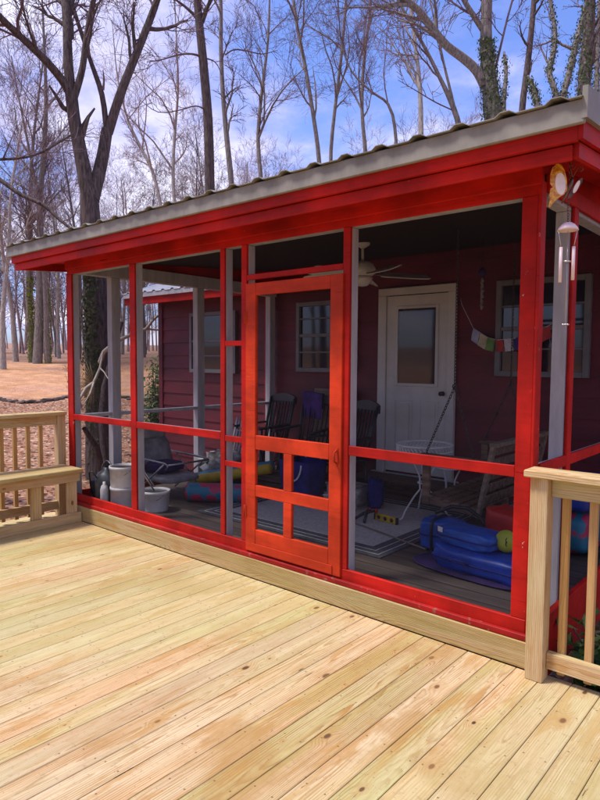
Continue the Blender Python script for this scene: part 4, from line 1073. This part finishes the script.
#PART3
# ------------------------------------------------------------------ trees
class TB:
    def __init__(s): s.v = []; s.f = []
    def tube(s, pts, rs, sides):
        n = len(pts); ref = Vector((.31, .77, .2)); base0 = len(s.v)
        for i in range(n):
            d = pts[min(i + 1, n - 1)] - pts[max(i - 1, 0)]
            if d.length < 1e-6: d = Vector((0, 0, 1))
            d.normalize(); a = d.cross(ref)
            if a.length < 1e-3: a = d.cross(Vector((1, 0, 0)))
            a.normalize(); b = a.cross(d); r = rs[i]; ref = b if i else b
            for k in range(sides):
                t = 2 * math.pi * k / sides
                q = pts[i] + (a * math.cos(t) + b * math.sin(t)) * r
                s.v.append(q)
        for i in range(n - 1):
            o = base0 + i * sides
            for k in range(sides):
                q = (k + 1) % sides; s.f.append((o + k, o + q, o + sides + q, o + sides + k))
    def build(s, name, mat, parent, base):
        me = bpy.data.meshes.new(name); me.from_pydata([tuple(v - Vector(base)) for v in s.v], [], s.f)
        me.polygons.foreach_set('use_smooth', [True] * len(me.polygons)); me.materials.append(M_[mat]); me.update()
        o = bpy.data.objects.new(name, me); C.objects.link(o); o.parent = parent; o['_base'] = tuple(base); return o
def spread(rg, d, ang):
    a = d.orthogonal().normalized(); b = d.cross(a); t = rg.random() * 6.283
    return (d * math.cos(ang) + (a * math.cos(t) + b * math.sin(t)) * math.sin(ang)).normalized()
class Tree:
    def __init__(s, seed, rmin=.008): s.rg = random.Random(seed); s.tr = TB(); s.tw = TB(); s.rmin = rmin
    def put(s, pts, rs):
        r = rs[0]
        if r > .035: s.tr.tube(pts, rs, 10 if r > .12 else 6)
        else: s.tw.tube(pts, rs, 4 if r > .018 else 3)
    def grow(s, p, d, L, r, lev, kids_, up=.05, wob=.16):
        rg = s.rg; n = 5 if lev > 1 else (4 if lev == 1 else 3)
        pts, rs, ds = [p.copy()], [r], [d.copy()]
        for i in range(n):
            d = (d + Vector((rg.gauss(0, wob), rg.gauss(0, wob), rg.gauss(0, wob) + up))).normalized()
            pts.append(pts[-1] + d * (L / n)); rs.append(max(s.rmin * .7, r * (1 - .72 * (i + 1) / n))); ds.append(d)
        s.put(pts, rs)
        if lev <= 0: return
        s.kids(pts, rs, ds, L, lev, kids_, up, wob)
    def kids(s, pts, rs, ds, L, lev, kids_, up, wob, t0=.25):
        rg = s.rg; k = kids_[lev - 1]; n = len(pts) - 1
        for j in range(k):
            t = (t0 + (1 - t0) * (j + rg.random()) / k) * n; i = min(n - 1, int(t)); f = t - i
            p = pts[i].lerp(pts[i + 1], f); r = rs[i] + (rs[i + 1] - rs[i]) * f
            d = spread(rg, ds[min(n, i + 1)], rg.uniform(.45, .95))
            s.grow(p, d, L * rg.uniform(.38, .62), max(s.rmin, r * rg.uniform(.42, .62)), lev - 1, kids_, up, wob)
    def limb(s, pts, rs, lev, kids_, L, up=.06, wob=.16, t0=.3, n_sub=3, sides=None):
        """an explicit limb through given points, smoothed, with side branches"""
        P = []; Q = []
        m = len(pts)
        for i in range(m - 1):
            p0, p1, p2, p3 = pts[max(i - 1, 0)], pts[i], pts[i + 1], pts[min(i + 2, m - 1)]
            L_ = (p2 - p1).length; u_ = lambda q: q.normalized() if q.length > 1e-6 else Vector((0, 0, 0))
            e = u_(p2 - p1); m1 = u_(u_(p1 - p0) + e) * L_; m2 = u_(e + u_(p3 - p2)) * L_
            for k in range(n_sub):
                t = k / n_sub; t2, t3 = t * t, t ** 3
                P.append(p1 * (2 * t3 - 3 * t2 + 1) + m1 * (t3 - 2 * t2 + t) + p2 * (3 * t2 - 2 * t3) + m2 * (t3 - t2)); Q.append(rs[i] + (rs[i + 1] - rs[i]) * t)
        P.append(pts[-1].copy()); Q.append(rs[-1])
        s.put(P, Q)
        if lev > 0:
            ds = [(P[min(i + 1, len(P) - 1)] - P[max(i - 1, 0)]).normalized() for i in range(len(P))]
            s.kids(P, Q, ds, L, lev, kids_, up, wob, t0)
    def finish(s, label, base, bark, twig, group=None, name='bare_tree', cat='tree'):
        t = thing(name, label, cat, base, group)
        s.tr.build('trunk', bark, t, base)
        if s.tw.f: s.tw.build('crown', twig, t, base)
        return t
def ivy_on(t, pts, rs, n, size, spread_, seed, up_to=1., nm='ivy'):
    size *= .72; n = int(n * (1.5 if n >= 1400 else 1.0))
    rg = random.Random(seed); mb = MB(); m = len(pts) - 1
    for k in range(n):
        u = rg.random() ** 1.1 * up_to * m; i = min(m - 1, int(u)); f = u - i
        c = pts[i].lerp(pts[i + 1], f); r = rs[i] + (rs[i + 1] - rs[i]) * f
        a = rg.random() * 6.283; dr = Vector((math.cos(a), math.sin(a), 0)); c = c + dr * (r + abs(rg.gauss(0, spread_)))
        q = size * rg.uniform(.6, 1.3); e1 = spread(rg, dr, 1.3) * q; e2 = dr.cross(e1).normalized() * q * .8
        mb.poly([c - e1, c - e2, c + e1, c + e2])
    o = mb.build(nm, 'ivy', t); o['kind'] = 'stuff'; return o
def gp(u, v, Z):
    p = at(u, v, Z); return Vector((p.x, p.y, gz(p.x, p.y) - .15))

# the big forked tree on the left
T = Tree(11, .007); Z = 12.
bs = gp(104, 480, Z)
tk = [bs, at(101, 400, Z), at(97, 300, Z), at(91, 230, Z), at(89, 195, Z)]; tr_ = [.36, .29, .255, .20, .175]
T.limb(tk, tr_, 0, (), 0)
T.limb([at(89, 197, Z), at(80, 150, Z), at(74, 118, Z), at(71, 92, Z)], [.155, .13, .12, .118], 1, (4,), 1.2)
T.limb([at(92, 200, Z), at(102, 160, Z + .2), at(107, 130, Z + .3)], [.145, .125, .115], 0, (), 0)
kk = (4, 5, 5)
T.limb([at(71, 95, Z), at(62, 80, Z - .1), at(45, 60, Z - .4), at(22, 38, Z - .8), at(0, 17, Z - 1.2), at(-40, -30, Z - 1.8), at(-90, -110, Z - 2)], [.095, .082, .074, .066, .06, .045, .02], 3, (6, 6, 10), 2.2)
T.limb([at(71, 95, Z), at(68, 60, Z), at(67, 25, Z + .1), at(64, -10, Z + .3), at(58, -90, Z + .5), at(50, -180, Z + .6)], [.105, .098, .09, .08, .05, .02], 3, (6, 6, 9), 2.2)
T.limb([at(73, 101, Z), at(80, 78, Z), at(83, 65, Z), at(86, 40, Z), at(91, 12, Z), at(97, -15, Z), at(112, -90, Z - .3), at(120, -150, Z - .3)], [.08, .072, .066, .06, .056, .05, .03, .012], 3, (4, 5, 7), 2.)
T.limb([at(66, 20, Z + .2), at(70, 8, Z + .3), at(75, -10, Z + .5), at(82, -80, Z + .6)], [.06, .055, .05, .02], 2, (4, 6), 1.5)
T.limb([at(108, 133, Z + .3), at(120, 95, Z + .3), at(133, 62, Z + .4), at(146, 30, Z + .5), at(157, 0, Z + .6), at(172, -60, Z + .9), at(180, -150, Z + 1.)], [.105, .095, .088, .08, .072, .05, .015], 3, (6, 6, 10), 2.4)
T.limb([at(107, 133, Z + .3), at(102, 95, Z + .3), at(92, 65, Z + .4), at(82, 35, Z + .6), at(74, 10, Z + .8), at(60, -40, Z + 1.1), at(50, -120, Z + 1.1)], [.062, .055, .045, .042, .04, .03, .01], 3, (4, 5, 6), 1.8, t0=.35)
T.limb([at(103, 90, Z + .3), at(104, 80, Z + .25), at(103, 70, Z + .2)], [.028, .018, .01], 0, (), 0)
big = T.finish('big grey forked tree with ivied trunk close behind the left porch corner', bs, 'bark_dark', 'twig')
ivy_on(big, [bs, at(96, 400, Z - .2), at(91, 330, Z - .2), at(90, 262, Z - .2)], [.2, .13, .1, .06], 1500, .045, .06, 5)

# straight dark trunk and its thinner neighbour
T = Tree(23, .009); Z = 17.; bs = gp(214, 380, Z)
T.limb([bs, at(212, 300, Z), at(210, 195, Z), at(208, 120, Z), at(203, 60, Z), at(199, 20, Z), at(196, -20, Z), at(190, -120, Z), at(186, -220, Z)], [.20, .17, .135, .13, .12, .11, .10, .06, .02], 3, (7, 6, 8), 2.4, t0=.55)
T.limb([at(202, 22, Z), at(206, 10, Z), at(213, -4, Z), at(230, -60, Z + .5), at(240, -130, Z + .5)], [.06, .058, .052, .035, .012], 3, (4, 5, 5), 1.8)
T.limb([at(203, 57, Z), at(192, 54, Z - .2), at(178, 55, Z - .5), at(160, 60, Z - .8), at(147, 62, Z - 1)], [.035, .028, .024, .018, .010], 2, (5, 8), 1.5, up=.02)
T.limb([at(206, 110, Z), at(196, 106, Z - .3), at(180, 110, Z - .5), at(158, 112, Z - .6), at(140, 100, Z - .7)], [.026, .022, .018, .014, .008], 2, (4, 5), 1.1)
T.limb([at(205, 58, Z), at(215, 62, Z + .1), at(222, 75, Z + .2)], [.03, .02, .012], 1, (4,), .8)
T.finish('straight dark trunk rising just left of the roof middle', bs, 'bark_dark', 'twig')
T = Tree(29, .009); Z = 20.; bs = gp(236, 385, Z)
T.limb([bs, at(234, 250, Z), at(232, 190, Z), at(227, 140, Z), at(223, 95, Z), at(221, 50, Z), at(221, 10, Z), at(218, -60, Z), at(216, -130, Z)], [.13, .11, .095, .085, .072, .066, .06, .035, .012], 3, (7, 6, 10), 2.4, t0=.35)
T.limb([at(225, 55, Z), at(233, 50, Z), at(247, 51, Z + .3), at(262, 54, Z + .4), at(278, 50, Z + .4)], [.03, .026, .022, .018, .01], 2, (4, 5), 1.2)
T.finish('slim grey trunk right beside the straight dark trunk', bs, 'bark_grey', 'twig')

# ivy covered tree behind the right of the roof
T = Tree(31, .008); Z = 13.; bs = gp(500, 390, Z)
tk = [bs, at(498, 260, Z), at(495, 130, Z), at(491, 95, Z), at(487, 60, Z), at(486, 30, Z), at(487, 0, Z), at(489, -70, Z), at(492, -170, Z)]; tr_ = [.34, .29, .22, .17, .135, .12, .11, .07, .02]
T.limb(tk, tr_, 3, (5, 5, 8), 2.6, t0=.6)
T.limb([at(484, 85, Z), at(476, 70, Z - .1), at(463, 58, Z - .2), at(447, 46, Z - .3), at(432, 28, Z - .4), at(418, 10, Z - .6), at(400, -4, Z - .8), at(360, -40, Z - 1.2), at(330, -90, Z - 1.4)], [.10, .098, .092, .085, .078, .072, .066, .05, .02], 3, (4, 5, 9), 2.3, t0=.3)
T.limb([at(484, 32, Z), at(475, 18, Z - .1), at(465, 2, Z - .2), at(455, -20, Z - .2), at(430, -90, Z - .3)], [.062, .058, .052, .045, .015], 3, (4, 5, 5), 1.7)
T.limb([at(496, 66, Z), at(501, 45, Z), at(507, 20, Z), at(514, -6, Z), at(528, -70, Z)], [.034, .03, .027, .024, .01], 3, (4, 5, 5), 1.5)
iv = T.finish('thick ivied trunk with a long limb bending left above the roof', bs, 'bark_grey', 'twig')
ivy_on(iv, [at(499, 200, Z), at(495, 125, Z), at(491, 95, Z), at(488, 62, Z), at(487, 40, Z)], [.27, .21, .165, .13, .11], 1700, .040, .05, 6)

# leaning thin trunk left of it
T = Tree(37, .009); Z = 18.; bs = gp(470, 380, Z)
T.limb([bs, at(466, 200, Z), at(459, 126, Z), at(452, 104, Z), at(440, 78, Z), at(425, 48, Z), at(408, 18, Z), at(398, 0, Z), at(375, -60, Z), at(360, -130, Z)], [.12, .105, .085, .08, .06, .052, .046, .042, .028, .01], 3, (5, 5, 9), 2.2, t0=.4)
T.limb([at(454, 106, Z), at(449, 85, Z), at(443, 60, Z), at(439, 40, Z), at(430, 0, Z), at(422, -60, Z)], [.045, .04, .034, .03, .02, .01], 2, (5, 6), 1.6)
T.limb([at(452, 110, Z), at(435, 102, Z - .2), at(415, 90, Z - .3), at(398, 80, Z - .4)], [.028, .024, .018, .01], 2, (4, 5), 1.3)
T.finish('thin trunk leaning left beside the ivied tree', bs, 'bark_grey', 'twig')

spec = [  # (seed, Z, base u, points, radii, label, bark, ivy)
    (41, 21, 424, [(421, 150), (420, 90), (416, 50), (411, 10), (408, -60)], [.13, .10, .085, .07, .03], 'pale straight trunk seen between the two leaning trees over the roof', 'bark_pale', 0),
    (43, 16, 522, [(522, 112), (527, 70), (531, 35), (534, 0), (540, -80)], [.085, .08, .075, .07, .03], 'dark slender trunk right of the thick ivied tree', 'bark_dark', 0),
    (47, 15, 559, [(557, 98), (549, 72), (553, 55), (555, 30), (551, 5), (548, -60)], [.075, .07, .065, .055, .05, .02], 'crooked ivied stem with a kink above the right roof end', 'bark_grey', 500),
    (53, 15, 563, [(563, 100), (571, 66), (577, 40), (585, 12), (592, -10), (602, -70)], [.075, .075, .072, .07, .06, .03], 'ivied trunk leaning right above the right roof end', 'bark_grey', 700),
    (59, 14, 584, [(584, 100), (585, 70), (588, 40), (590, 5), (592, -70)], [.14, .14, .13, .12, .06], 'stout ivy clad trunk at the far right roof corner', 'bark_dark', 1300),
    (61, 17, 598, [(597, 95), (597, 60), (599, 20), (602, -40)], [.075, .07, .065, .04], 'rightmost thin trunk beyond the roof corner', 'bark_grey', 300),
    (67, 16, 506, [(504, 100), (506, 70), (504, 52)], [.055, .05, .03], 'broken snag with no top beside the thick ivied tree', 'bark_grey', 200),
    (71, 15, 538, [(537, 104), (533, 88), (528, 76)], [.07, .06, .03], 'short mossy stub right of the dark slender trunk', 'bark_grey', 450),
    (73, 24, 322, [(319, 160), (314, 120), (304, 60), (296, 20), (290, -40), (286, -100)], [.11, .10, .09, .08, .05, .02], 'grey tree leaning left above the middle of the roof', 'bark_grey', 0),
    (79, 26, 330, [(331, 150), (336, 100), (342, 50), (346, 0), (350, -80)], [.10, .09, .08, .07, .03], 'grey tree leaning slightly right above the middle of the roof', 'bark_grey', 0),
    (83, 23, 394, [(396, 140), (388, 104), (372, 92), (352, 72), (341, 40), (338, 0), (330, -50)], [.08, .07, .055, .045, .04, .03, .015], 'tree with a bowed trunk arching left over the roof', 'bark_grey', 0),
    (89, 25, 180, [(175, 215), (173, 170), (175, 130), (178, 90), (176, 30), (172, -50)], [.10, .09, .08, .06, .04, .02], 'pale tree standing left of the straight dark trunk', 'bark_pale', 0),
    (97, 27, 168, [(162, 215), (152, 170), (142, 150), (128, 120), (118, 80), (112, 20)], [.10, .09, .08, .06, .045, .02], 'pale tree leaning left over the left half of the roof', 'bark_pale', 0),
    (101, 37, 38, [(40, 300), (40, 240), (40, 205), (43, 160), (46, 110), (44, 40), (40, -40)], [.24, .20, .18, .16, .12, .08, .03], 'grey tree with dense twigs left of the big forked tree', 'bark_grey', 0),
    (103, 22, 270, [(262, 190), (258, 140), (262, 90), (268, 40), (270, -30)], [.10, .09, .075, .06, .03], 'grey sapling right of the slim trunk pair', 'bark_grey', 0),
    (107, 28, 365, [(366, 160), (362, 110), (364, 60), (370, 10), (372, -60)], [.12, .10, .09, .07, .03], 'upright grey tree behind the bowed trunk', 'bark_grey', 0),
]
for sdd, Z, ub, pts, rr, lab, bark, nivy in spec:
    T = Tree(sdd, .0055); bs = gp(ub, 400, Z); P = [bs] + [at(u, v, Z + .15 * i) for i, (u, v) in enumerate(pts)]; rr = [q * (.78 if Z > 18 and sdd != 101 else 1.) for q in rr]; rs = [rr[0] * 1.25] + rr
    short = len(pts) == 3
    right = sdd in (43, 47, 53, 59, 61)
    T.limb(P, rs, 0 if short else 3, (5, 5, 5) if right else (9, 7, 10), 1.7 if right else 2.8, t0=.35)
    if not short and not right:
        for q in range(4):
            i = 2 + q % max(1, len(P) - 3); T.grow(P[i], spread(T.rg, Vector((0, 0, 1)), .5), 3.2, rs[i] * .6, 3, (5, 5, 5), .05)
    t = T.finish(lab, bs, bark, 'twig_pale' if bark == 'bark_pale' else 'twig')
    if nivy: ivy_on(t, P[1:], rs[1:], nivy, .040, .05, sdd, .9)

# the heavy limb crossing from the left edge
T = Tree(113, .008); Z = 10.; bs = gp(-60, 470, Z)
T.limb([bs, at(-58, 300, Z), at(-52, 200, Z), at(-45, 120, Z), at(-40, 20, Z), at(-38, -80, Z)], [.22, .19, .17, .14, .10, .05], 2, (5, 8), 2., t0=.6)
T.limb([at(-54, 190, Z), at(-30, 165, Z - .1), at(0, 180, Z - .2), at(20, 194, Z - .3), at(45, 206, Z - .4), at(60, 220, Z - .5), at(80, 235, Z - .6)], [.06, .05, .038, .036, .033, .026, .014], 1, (5,), .8, up=-.02)
T.limb([at(-48, 150, Z), at(-20, 158, Z), at(10, 159, Z), at(35, 155, Z + .1), at(55, 145, Z + .1), at(75, 132, Z + .2)], [.04, .032, .024, .02, .016, .01], 2, (4, 7), 1.1)
T.finish('tree at the left edge whose drooping limb reaches the roof corner', bs, 'bark_dark', 'twig')

# woodland: one of each kind, then copies
def wood_tree(seed, h, r, bark, twig, moss=0):
    T = Tree(seed, .0085); rg = T.rg
    p = Vector((0, 0, -.2)); d = Vector((0, 0, 1)); pts, rs, ds = [p], [r * 1.2], [d]
    n = 10
    for i in range(n):
        d = (d + Vector((rg.gauss(0, .045), rg.gauss(0, .045), .12))).normalized(); pts.append(pts[-1] + d * (h / n)); rs.append(r * (1 - .9 * (i + 1) / n) + .01); ds.append(d)
    T.put(pts, rs)
    T.kids(pts, rs, ds, h * .34, 4, (5, 5, 5, 17), .07, .15, .30)
    t = thing('woodland_tree', 'x', 'tree', (0, 0, 0)); T.tr.build('trunk', bark, t, (0, 0, 0)); T.tw.build('crown', twig, t, (0, 0, 0))
    if moss: ivy_on(t, [Vector((0, 0, 0)), Vector((0, 0, h * .12)), Vector((0, 0, h * .25))], [r * 1.1, r, r * .85], moss, .07, .04, seed, 1., 'moss')
    return t
LB = 'bare slender tree of the wood beyond the slope and the roof'; GR = 'bare trees of the surrounding wood'
kinds = [wood_tree(201, 17, .17, 'bark_grey', 'twig'), wood_tree(202, 20, .20, 'bark_pale', 'twig_pale'), wood_tree(203, 14, .12, 'bark_grey', 'twig'), wood_tree(204, 19, .22, 'bark_dark', 'twig'), wood_tree(205, 16, .13, 'bark_pale', 'twig_pale'), wood_tree(206, 18, .16, 'bark_grey', 'twig_pale')]
moss_kind = wood_tree(207, 18, .17, 'bark_grey', 'twig', 800)
for o in kids(moss_kind):
    if o.name.startswith('moss'): o.data.materials[0] = M_['moss']
def place(k, x, y, s_=1., rz=None):
    o = kinds[k] if not kinds[k].get('used') else copy_tree(kinds[k])
    kinds[k]['used'] = 1
    o.location = (x, y, gz(x, y)); o.rotation_euler = (0, 0, rng.random() * 6.28 if rz is None else rz); o.scale = (s_, s_, s_ * rng.uniform(.9, 1.1))
    tag(o, LB, 'tree', GR)
rw = random.Random(5)
cnt = 0
# left wood behind the field
spots = []
def try_spot(u, dist, gap):
    d = (FW + RT * ((u - 300) / FPX)); d.z = 0; d.normalize(); p = Vector((CAM.x, CAM.y, 0)) + d * dist
    if -5 < p.x < 8.5 and -1 < p.y < 12: return None
    for q in spots:
        if (q - p).length < gap: return None
    spots.append(p); return p
for k in range(400):
    if cnt >= 72: break
    p = try_spot(rw.uniform(-60, 270), rw.uniform(42, 76), 1.5)
    if p: place(rw.choice((0, 1, 2, 3, 4, 5, 0, 2)), p.x, p.y, rw.uniform(.55, 1.0)); cnt += 1
cnt = 0
for k in range(500):
    if cnt >= 18: break
    p = try_spot(rw.uniform(120, 680), rw.uniform(36, 60), 2.2)
    if p: place(rw.choice((0, 2, 4, 5, 5)), p.x, p.y, rw.uniform(.7, .95)); cnt += 1
for i, (u, dd, s_, lab) in enumerate(((33, 41, 1.15, 'grey trunk with bright mossy foot at the far edge of the field'), (49, 40, 1.0, 'ivied green trunk right of the brighter mossy one at the field edge'), (4, 37, .75, 'thick pale trunk at the left picture edge beyond the field'), (17, 42, .8, 'slim pale trunk between the left edge and the mossy trunk'))):
    d = (FW + RT * ((u - 300) / FPX)); d.z = 0; d.normalize(); p = Vector((CAM.x, CAM.y, 0)) + d * dd
    if i < 2: o = moss_kind if i == 0 else copy_tree(moss_kind)
    else: o = copy_tree(kinds[1])
    o.location = (p.x, p.y, gz(p.x, p.y)); o.rotation_euler = (0, 0, i * 2.1); o.scale = (s_,) * 3; tag(o, lab, 'tree', None)
    if 'group' in o.keys(): del o['group']
for k in range(30):
    a = R(-160 + 4.6 * k); dd = 13 + 16 * rw.random(); x, y = 5.95 + dd * math.cos(a), -3.2 + dd * math.sin(a)
    if y > -11: y -= 8
    place(k % 6, x, y, rw.uniform(.8, 1.1))
# far wood that reads as one mass
T = TB(); rf2 = random.Random(77)
for k in range(750):
    a = rf2.uniform(R(60), R(185)); dd = rf2.uniform(66, 120); x, y = 5.95 + dd * math.cos(a), -3.2 + dd * math.sin(a); z = gz(x, y)
    h = rf2.uniform(7, 14); r = rf2.uniform(.06, .19); b = Vector((x, y, z)); q = b + Vector((rf2.gauss(0, .7), rf2.gauss(0, .7), h))
    T.tube([b, b.lerp(q, .5) + Vector((rf2.gauss(0, .2), rf2.gauss(0, .2), 0)), q], [r, r * .7, .03], 4)
    for j in range(13):
        t = rf2.uniform(.25, 1); p = b.lerp(q, t); e = p + Vector((rf2.gauss(0, 1.3), rf2.gauss(0, 1.3), rf2.uniform(.6, 2.4)))
        T.tube([p, p.lerp(e, .5) + Vector((0, 0, -.15)), e], [.035, .022, .012], 3)
o = T.build('distant_wood', 'twig_pale', None, (0, 0, 0)); tag(o, 'hazy mass of bare trunks and twigs far behind the slope', 'wood', None, 'stuff')

# undergrowth and shrubs
def shrub(base, w, d_, h, n, leaf, lab, seed, nm='shrub', mat='leaf', stems=9, lo=.1):
    rg = random.Random(seed); t = thing(nm, lab, 'shrub', base); b = Vector(base); st = TB(); mb = MB()
    for k in range(stems):
        a = rg.random() * 6.28; tip = b + Vector((math.cos(a) * w * rg.uniform(.2, .95), math.sin(a) * d_ * rg.uniform(.2, .95), h * rg.uniform(.55, 1.)))
        mid = b.lerp(tip, .5) + Vector((rg.gauss(0, .05), rg.gauss(0, .05), h * .12)); st.tube([b, mid, tip], [.012, .009, .004], 5)
        for j in range(n // stems):
            u = lo + (1 - lo) * rg.random(); c = b.lerp(mid, u * 2) if u < .5 else mid.lerp(tip, u * 2 - 1)
            c = c + Vector((rg.gauss(0, .075), rg.gauss(0, .075), rg.gauss(0, .06))) * (h ** .5)
            dr = spread(rg, Vector((0, -.25, .75)).normalized(), rg.uniform(0, 1.1)); e1 = spread(rg, dr, 1.45) * leaf * rg.uniform(.6, 1.3); e2 = dr.cross(e1).normalized() * leaf * .42
            mb.poly([c - e1, c - e2 * .9 + dr * leaf * .1, c + e1, c + e2 * .9 + dr * leaf * .1])
    st.build('stems', 'twig', t, base); mb.build('foliage', mat, t); return t
shrub((-4.9, 4.6, gz(-4.9, 4.6)), .50, .50, 2.35, 1700, .055, 'leafy green shrub at the left corner of the red house', 301, stems=14)
shrub((5.16, .62, -.92), .36, .42, 1.12, 1700, .055, 'green leafy bush below the right railing', 302, stems=12)
shrub((5.72, .9, -.92), .45, .45, 1.05, 1300, .055, 'second green bush farther right below the railing', 303, stems=10)
shrub((6.3, .6, -.92), .45, .45, .8, 700, .055, 'third green bush below the right railing, nearest the frame edge', 304, stems=9)
T = Tree(401, .008); bs = gp(82, 420, 21); T.grow(bs, Vector((0, 0, 1)), 1.3, .02, 2, (5, 7), .05); T.tr.v or T.tr.tube([bs, bs + Vector((0, 0, .3))], [.02, .015], 5)
T.finish('small twiggy bush standing on the leaf strewn slope', bs, 'bark_grey', 'twig', name='bare_bush', cat='bush')

# fallen branches and dry frond left of the porch
db = TB(); P = [at(78, 402, 9.6), at(86, 388, 9.7), at(94, 382, 9.8), at(100, 368, 9.9), at(103, 352, 9.95)]
P = [Vector(p) for p in P]
db.tube(P, [.022, .024, .024, .02, .012], 7); db.tube([P[2], at(90, 394, 9.5), at(84, 404, 9.4)], [.018, .014, .008], 6); db.tube([P[3], at(104, 372, 9.8), at(109, 380, 9.7)], [.014, .01, .006], 6)
t = thing('dead_branch', 'pale bare dead branch left of the big forked trunk', 'branch', (P[0].x, P[0].y, gz(P[0].x, P[0].y)))
db.tube([P[0], Vector((P[0].x - .2, P[0].y, gz(P[0].x - .2, P[0].y)))], [.022, .026], 7)
db.build('limb', 'deadwood', t, tuple(t.location))
db = TB(); P = [at(115, 342, 11), at(128, 336, 11), at(146, 329, 11.1), at(153, 320, 11.1), at(162, 312, 11.2), at(175, 300, 11.3)]
db.tube(P, [.035, .032, .03, .026, .02, .012], 7); db.tube([P[2], at(158, 330, 11.2), at(170, 331, 11.4)], [.022, .018, .012], 6); db.tube([P[3], at(153, 312, 11.), at(152, 300, 11.)], [.016, .012, .006], 6)
db.tube([P[0], at(104, 352, 11), at(100, 362, 11.3)], [.035, .04, .04], 7)
t = thing('dead_branch', 'long pale dead branch reaching right from the big forked trunk', 'branch', tuple(P[0])); db.build('limb', 'deadwood', t, tuple(t.location))
db = TB(); e = at(108, 468, 10.2); e.z = gz(e.x, e.y)
db.tube([at(84, 428, 9.6), at(97, 448, 9.9), e], [.035, .05, .06], 8); db.tube([at(122, 322, 11.4), at(113, 352, 11.2), at(104, 388, 10.9), at(101, 420, 10.6), e], [.03, .04, .05, .055, .05], 8)
t = thing('fallen_limb', 'dark crooked limb propped against the big forked trunk', 'branch', tuple(e)); db.build('limb', 'bark_dark', t, tuple(t.location))
fr = MB(); c0 = at(94, 384, 11.4); rg_ = random.Random(9)
for k in range(30):
    a = R(100 + 165 * k / 29); d = -RT * -math.cos(a) * 1.0 + Vector((0, 0, 1)) * math.sin(a); d = (RT * math.cos(a) + Vector((0, 0, 1)) * math.sin(a) + FW * rg_.uniform(-.2, .2)).normalized()
    L = .45 * rg_.uniform(.8, 1.05); w = d.cross(FW).normalized() * .006
    fr.tube([c0, c0 + d * L * .5, c0 + d * L + Vector((0, 0, -.02))], [.004, .007, .002], 4)
t = thing('dry_frond', 'fan of dry straw coloured fronds on the big forked trunk', 'plant', tuple(c0))
fr.build('fronds', 'straw', t); MB().tube([tuple(c0), tuple(c0 + Vector((.02, .02, -.25))), tuple(at(99, 405, 11.75))], .009, 6).build('stalk', 'bark_dark', t)

# low dark edging across the slope
ed = MB(); re_ = random.Random(4); prev = None
for k in range(64):
    u = -60 + 250 * k / 63; d = (FW + RT * ((u - 300) / FPX)); d.z = 0; d.normalize(); dd = 24.6 + .9 * math.sin(k * .21) + re_.gauss(0, .12)
    p = Vector((CAM.x, CAM.y, 0)) + d * dd; p.z = gz(p.x, p.y) + .02
    ed.blob(p, (re_.uniform(.10, .24), re_.uniform(.08, .13), re_.uniform(.03, .10)), re_.random() * 3, .8, 9, 6, wr=.4, seed=k)
tag(ed.build('stone_edging', 'stone'), 'low line of dark stones crossing the slope behind the railing', 'edging')

# ------------------------------------------------------------------ sky and light
w = bpy.data.worlds.new('World'); scene.world = w; w.use_nodes = True
nt = w.node_tree; nt.nodes.clear()
out = nt.nodes.new('ShaderNodeOutputWorld'); bg = nt.nodes.new('ShaderNodeBackground'); nt.links.new(bg.outputs[0], out.inputs[0])
SUN_EL, SUN_AZ = R(64), R(222)                      # azimuth of the sun measured from +Y clockwise
sky = nt.nodes.new('ShaderNodeTexSky'); sky.sky_type = 'NISHITA'; sky.sun_disc = False; sky.sun_elevation = SUN_EL; sky.sun_rotation = SUN_AZ
sky.air_density = 1.; sky.dust_density = 1.5; sky.ozone_density = 1.5
tc = nt.nodes.new('ShaderNodeTexCoord'); sp = nt.nodes.new('ShaderNodeSeparateXYZ'); nt.links.new(tc.outputs['Generated'], sp.inputs[0])
zz = math_(nt, 'ADD', math_(nt, 'MAXIMUM', sp.outputs[2], 0.), .22)
cv = nt.nodes.new('ShaderNodeCombineXYZ')
nt.links.new(math_(nt, 'DIVIDE', sp.outputs[0], zz), cv.inputs[0]); nt.links.new(math_(nt, 'DIVIDE', sp.outputs[1], zz), cv.inputs[1])
n1 = noise_(nt, cv.outputs[0], 1.35, 8, .58); n2 = noise_(nt, cv.outputs[0], .5, 3, .5)
cl_ = smooth(nt, math_(nt, 'ADD', math_(nt, 'MULTIPLY', n1, .65), math_(nt, 'MULTIPLY', n2, .35)), .43, .57)
skc = mixc(nt, 1., sky.outputs[0], (.80, .90, 1.40), 'MULTIPLY')
shade = smooth(nt, n1, .40, .70)
cloud = mixc(nt, shade, (3.4, 3.2, 5.4), (7.4, 7.2, 8.5))
nt.links.new(mixc(nt, math_(nt, 'MULTIPLY', cl_, .88), skc, cloud), bg.inputs[0]); bg.inputs[1].default_value = .11
sl = bpy.data.lights.new('sun', 'SUN'); sl.energy = 2.6; sl.angle = R(11); sl.color = (1, .96, .9)
so_ = bpy.data.objects.new('sun', sl); C.objects.link(so_)
sd_ = Vector((math.sin(SUN_AZ) * math.cos(SUN_EL), math.cos(SUN_AZ) * math.cos(SUN_EL), math.sin(SUN_EL)))
so_.rotation_euler = sd_.to_track_quat('Z', 'Y').to_euler()
vs = scene.view_settings; vs.view_transform = 'Standard'; vs.look = 'None'; vs.gamma = 1; vs.use_curve_mapping = False; vs.exposure = 0.82
for o in bpy.data.objects:
    for k in ('_base', 'used'):
        if k in o.keys(): del o[k]
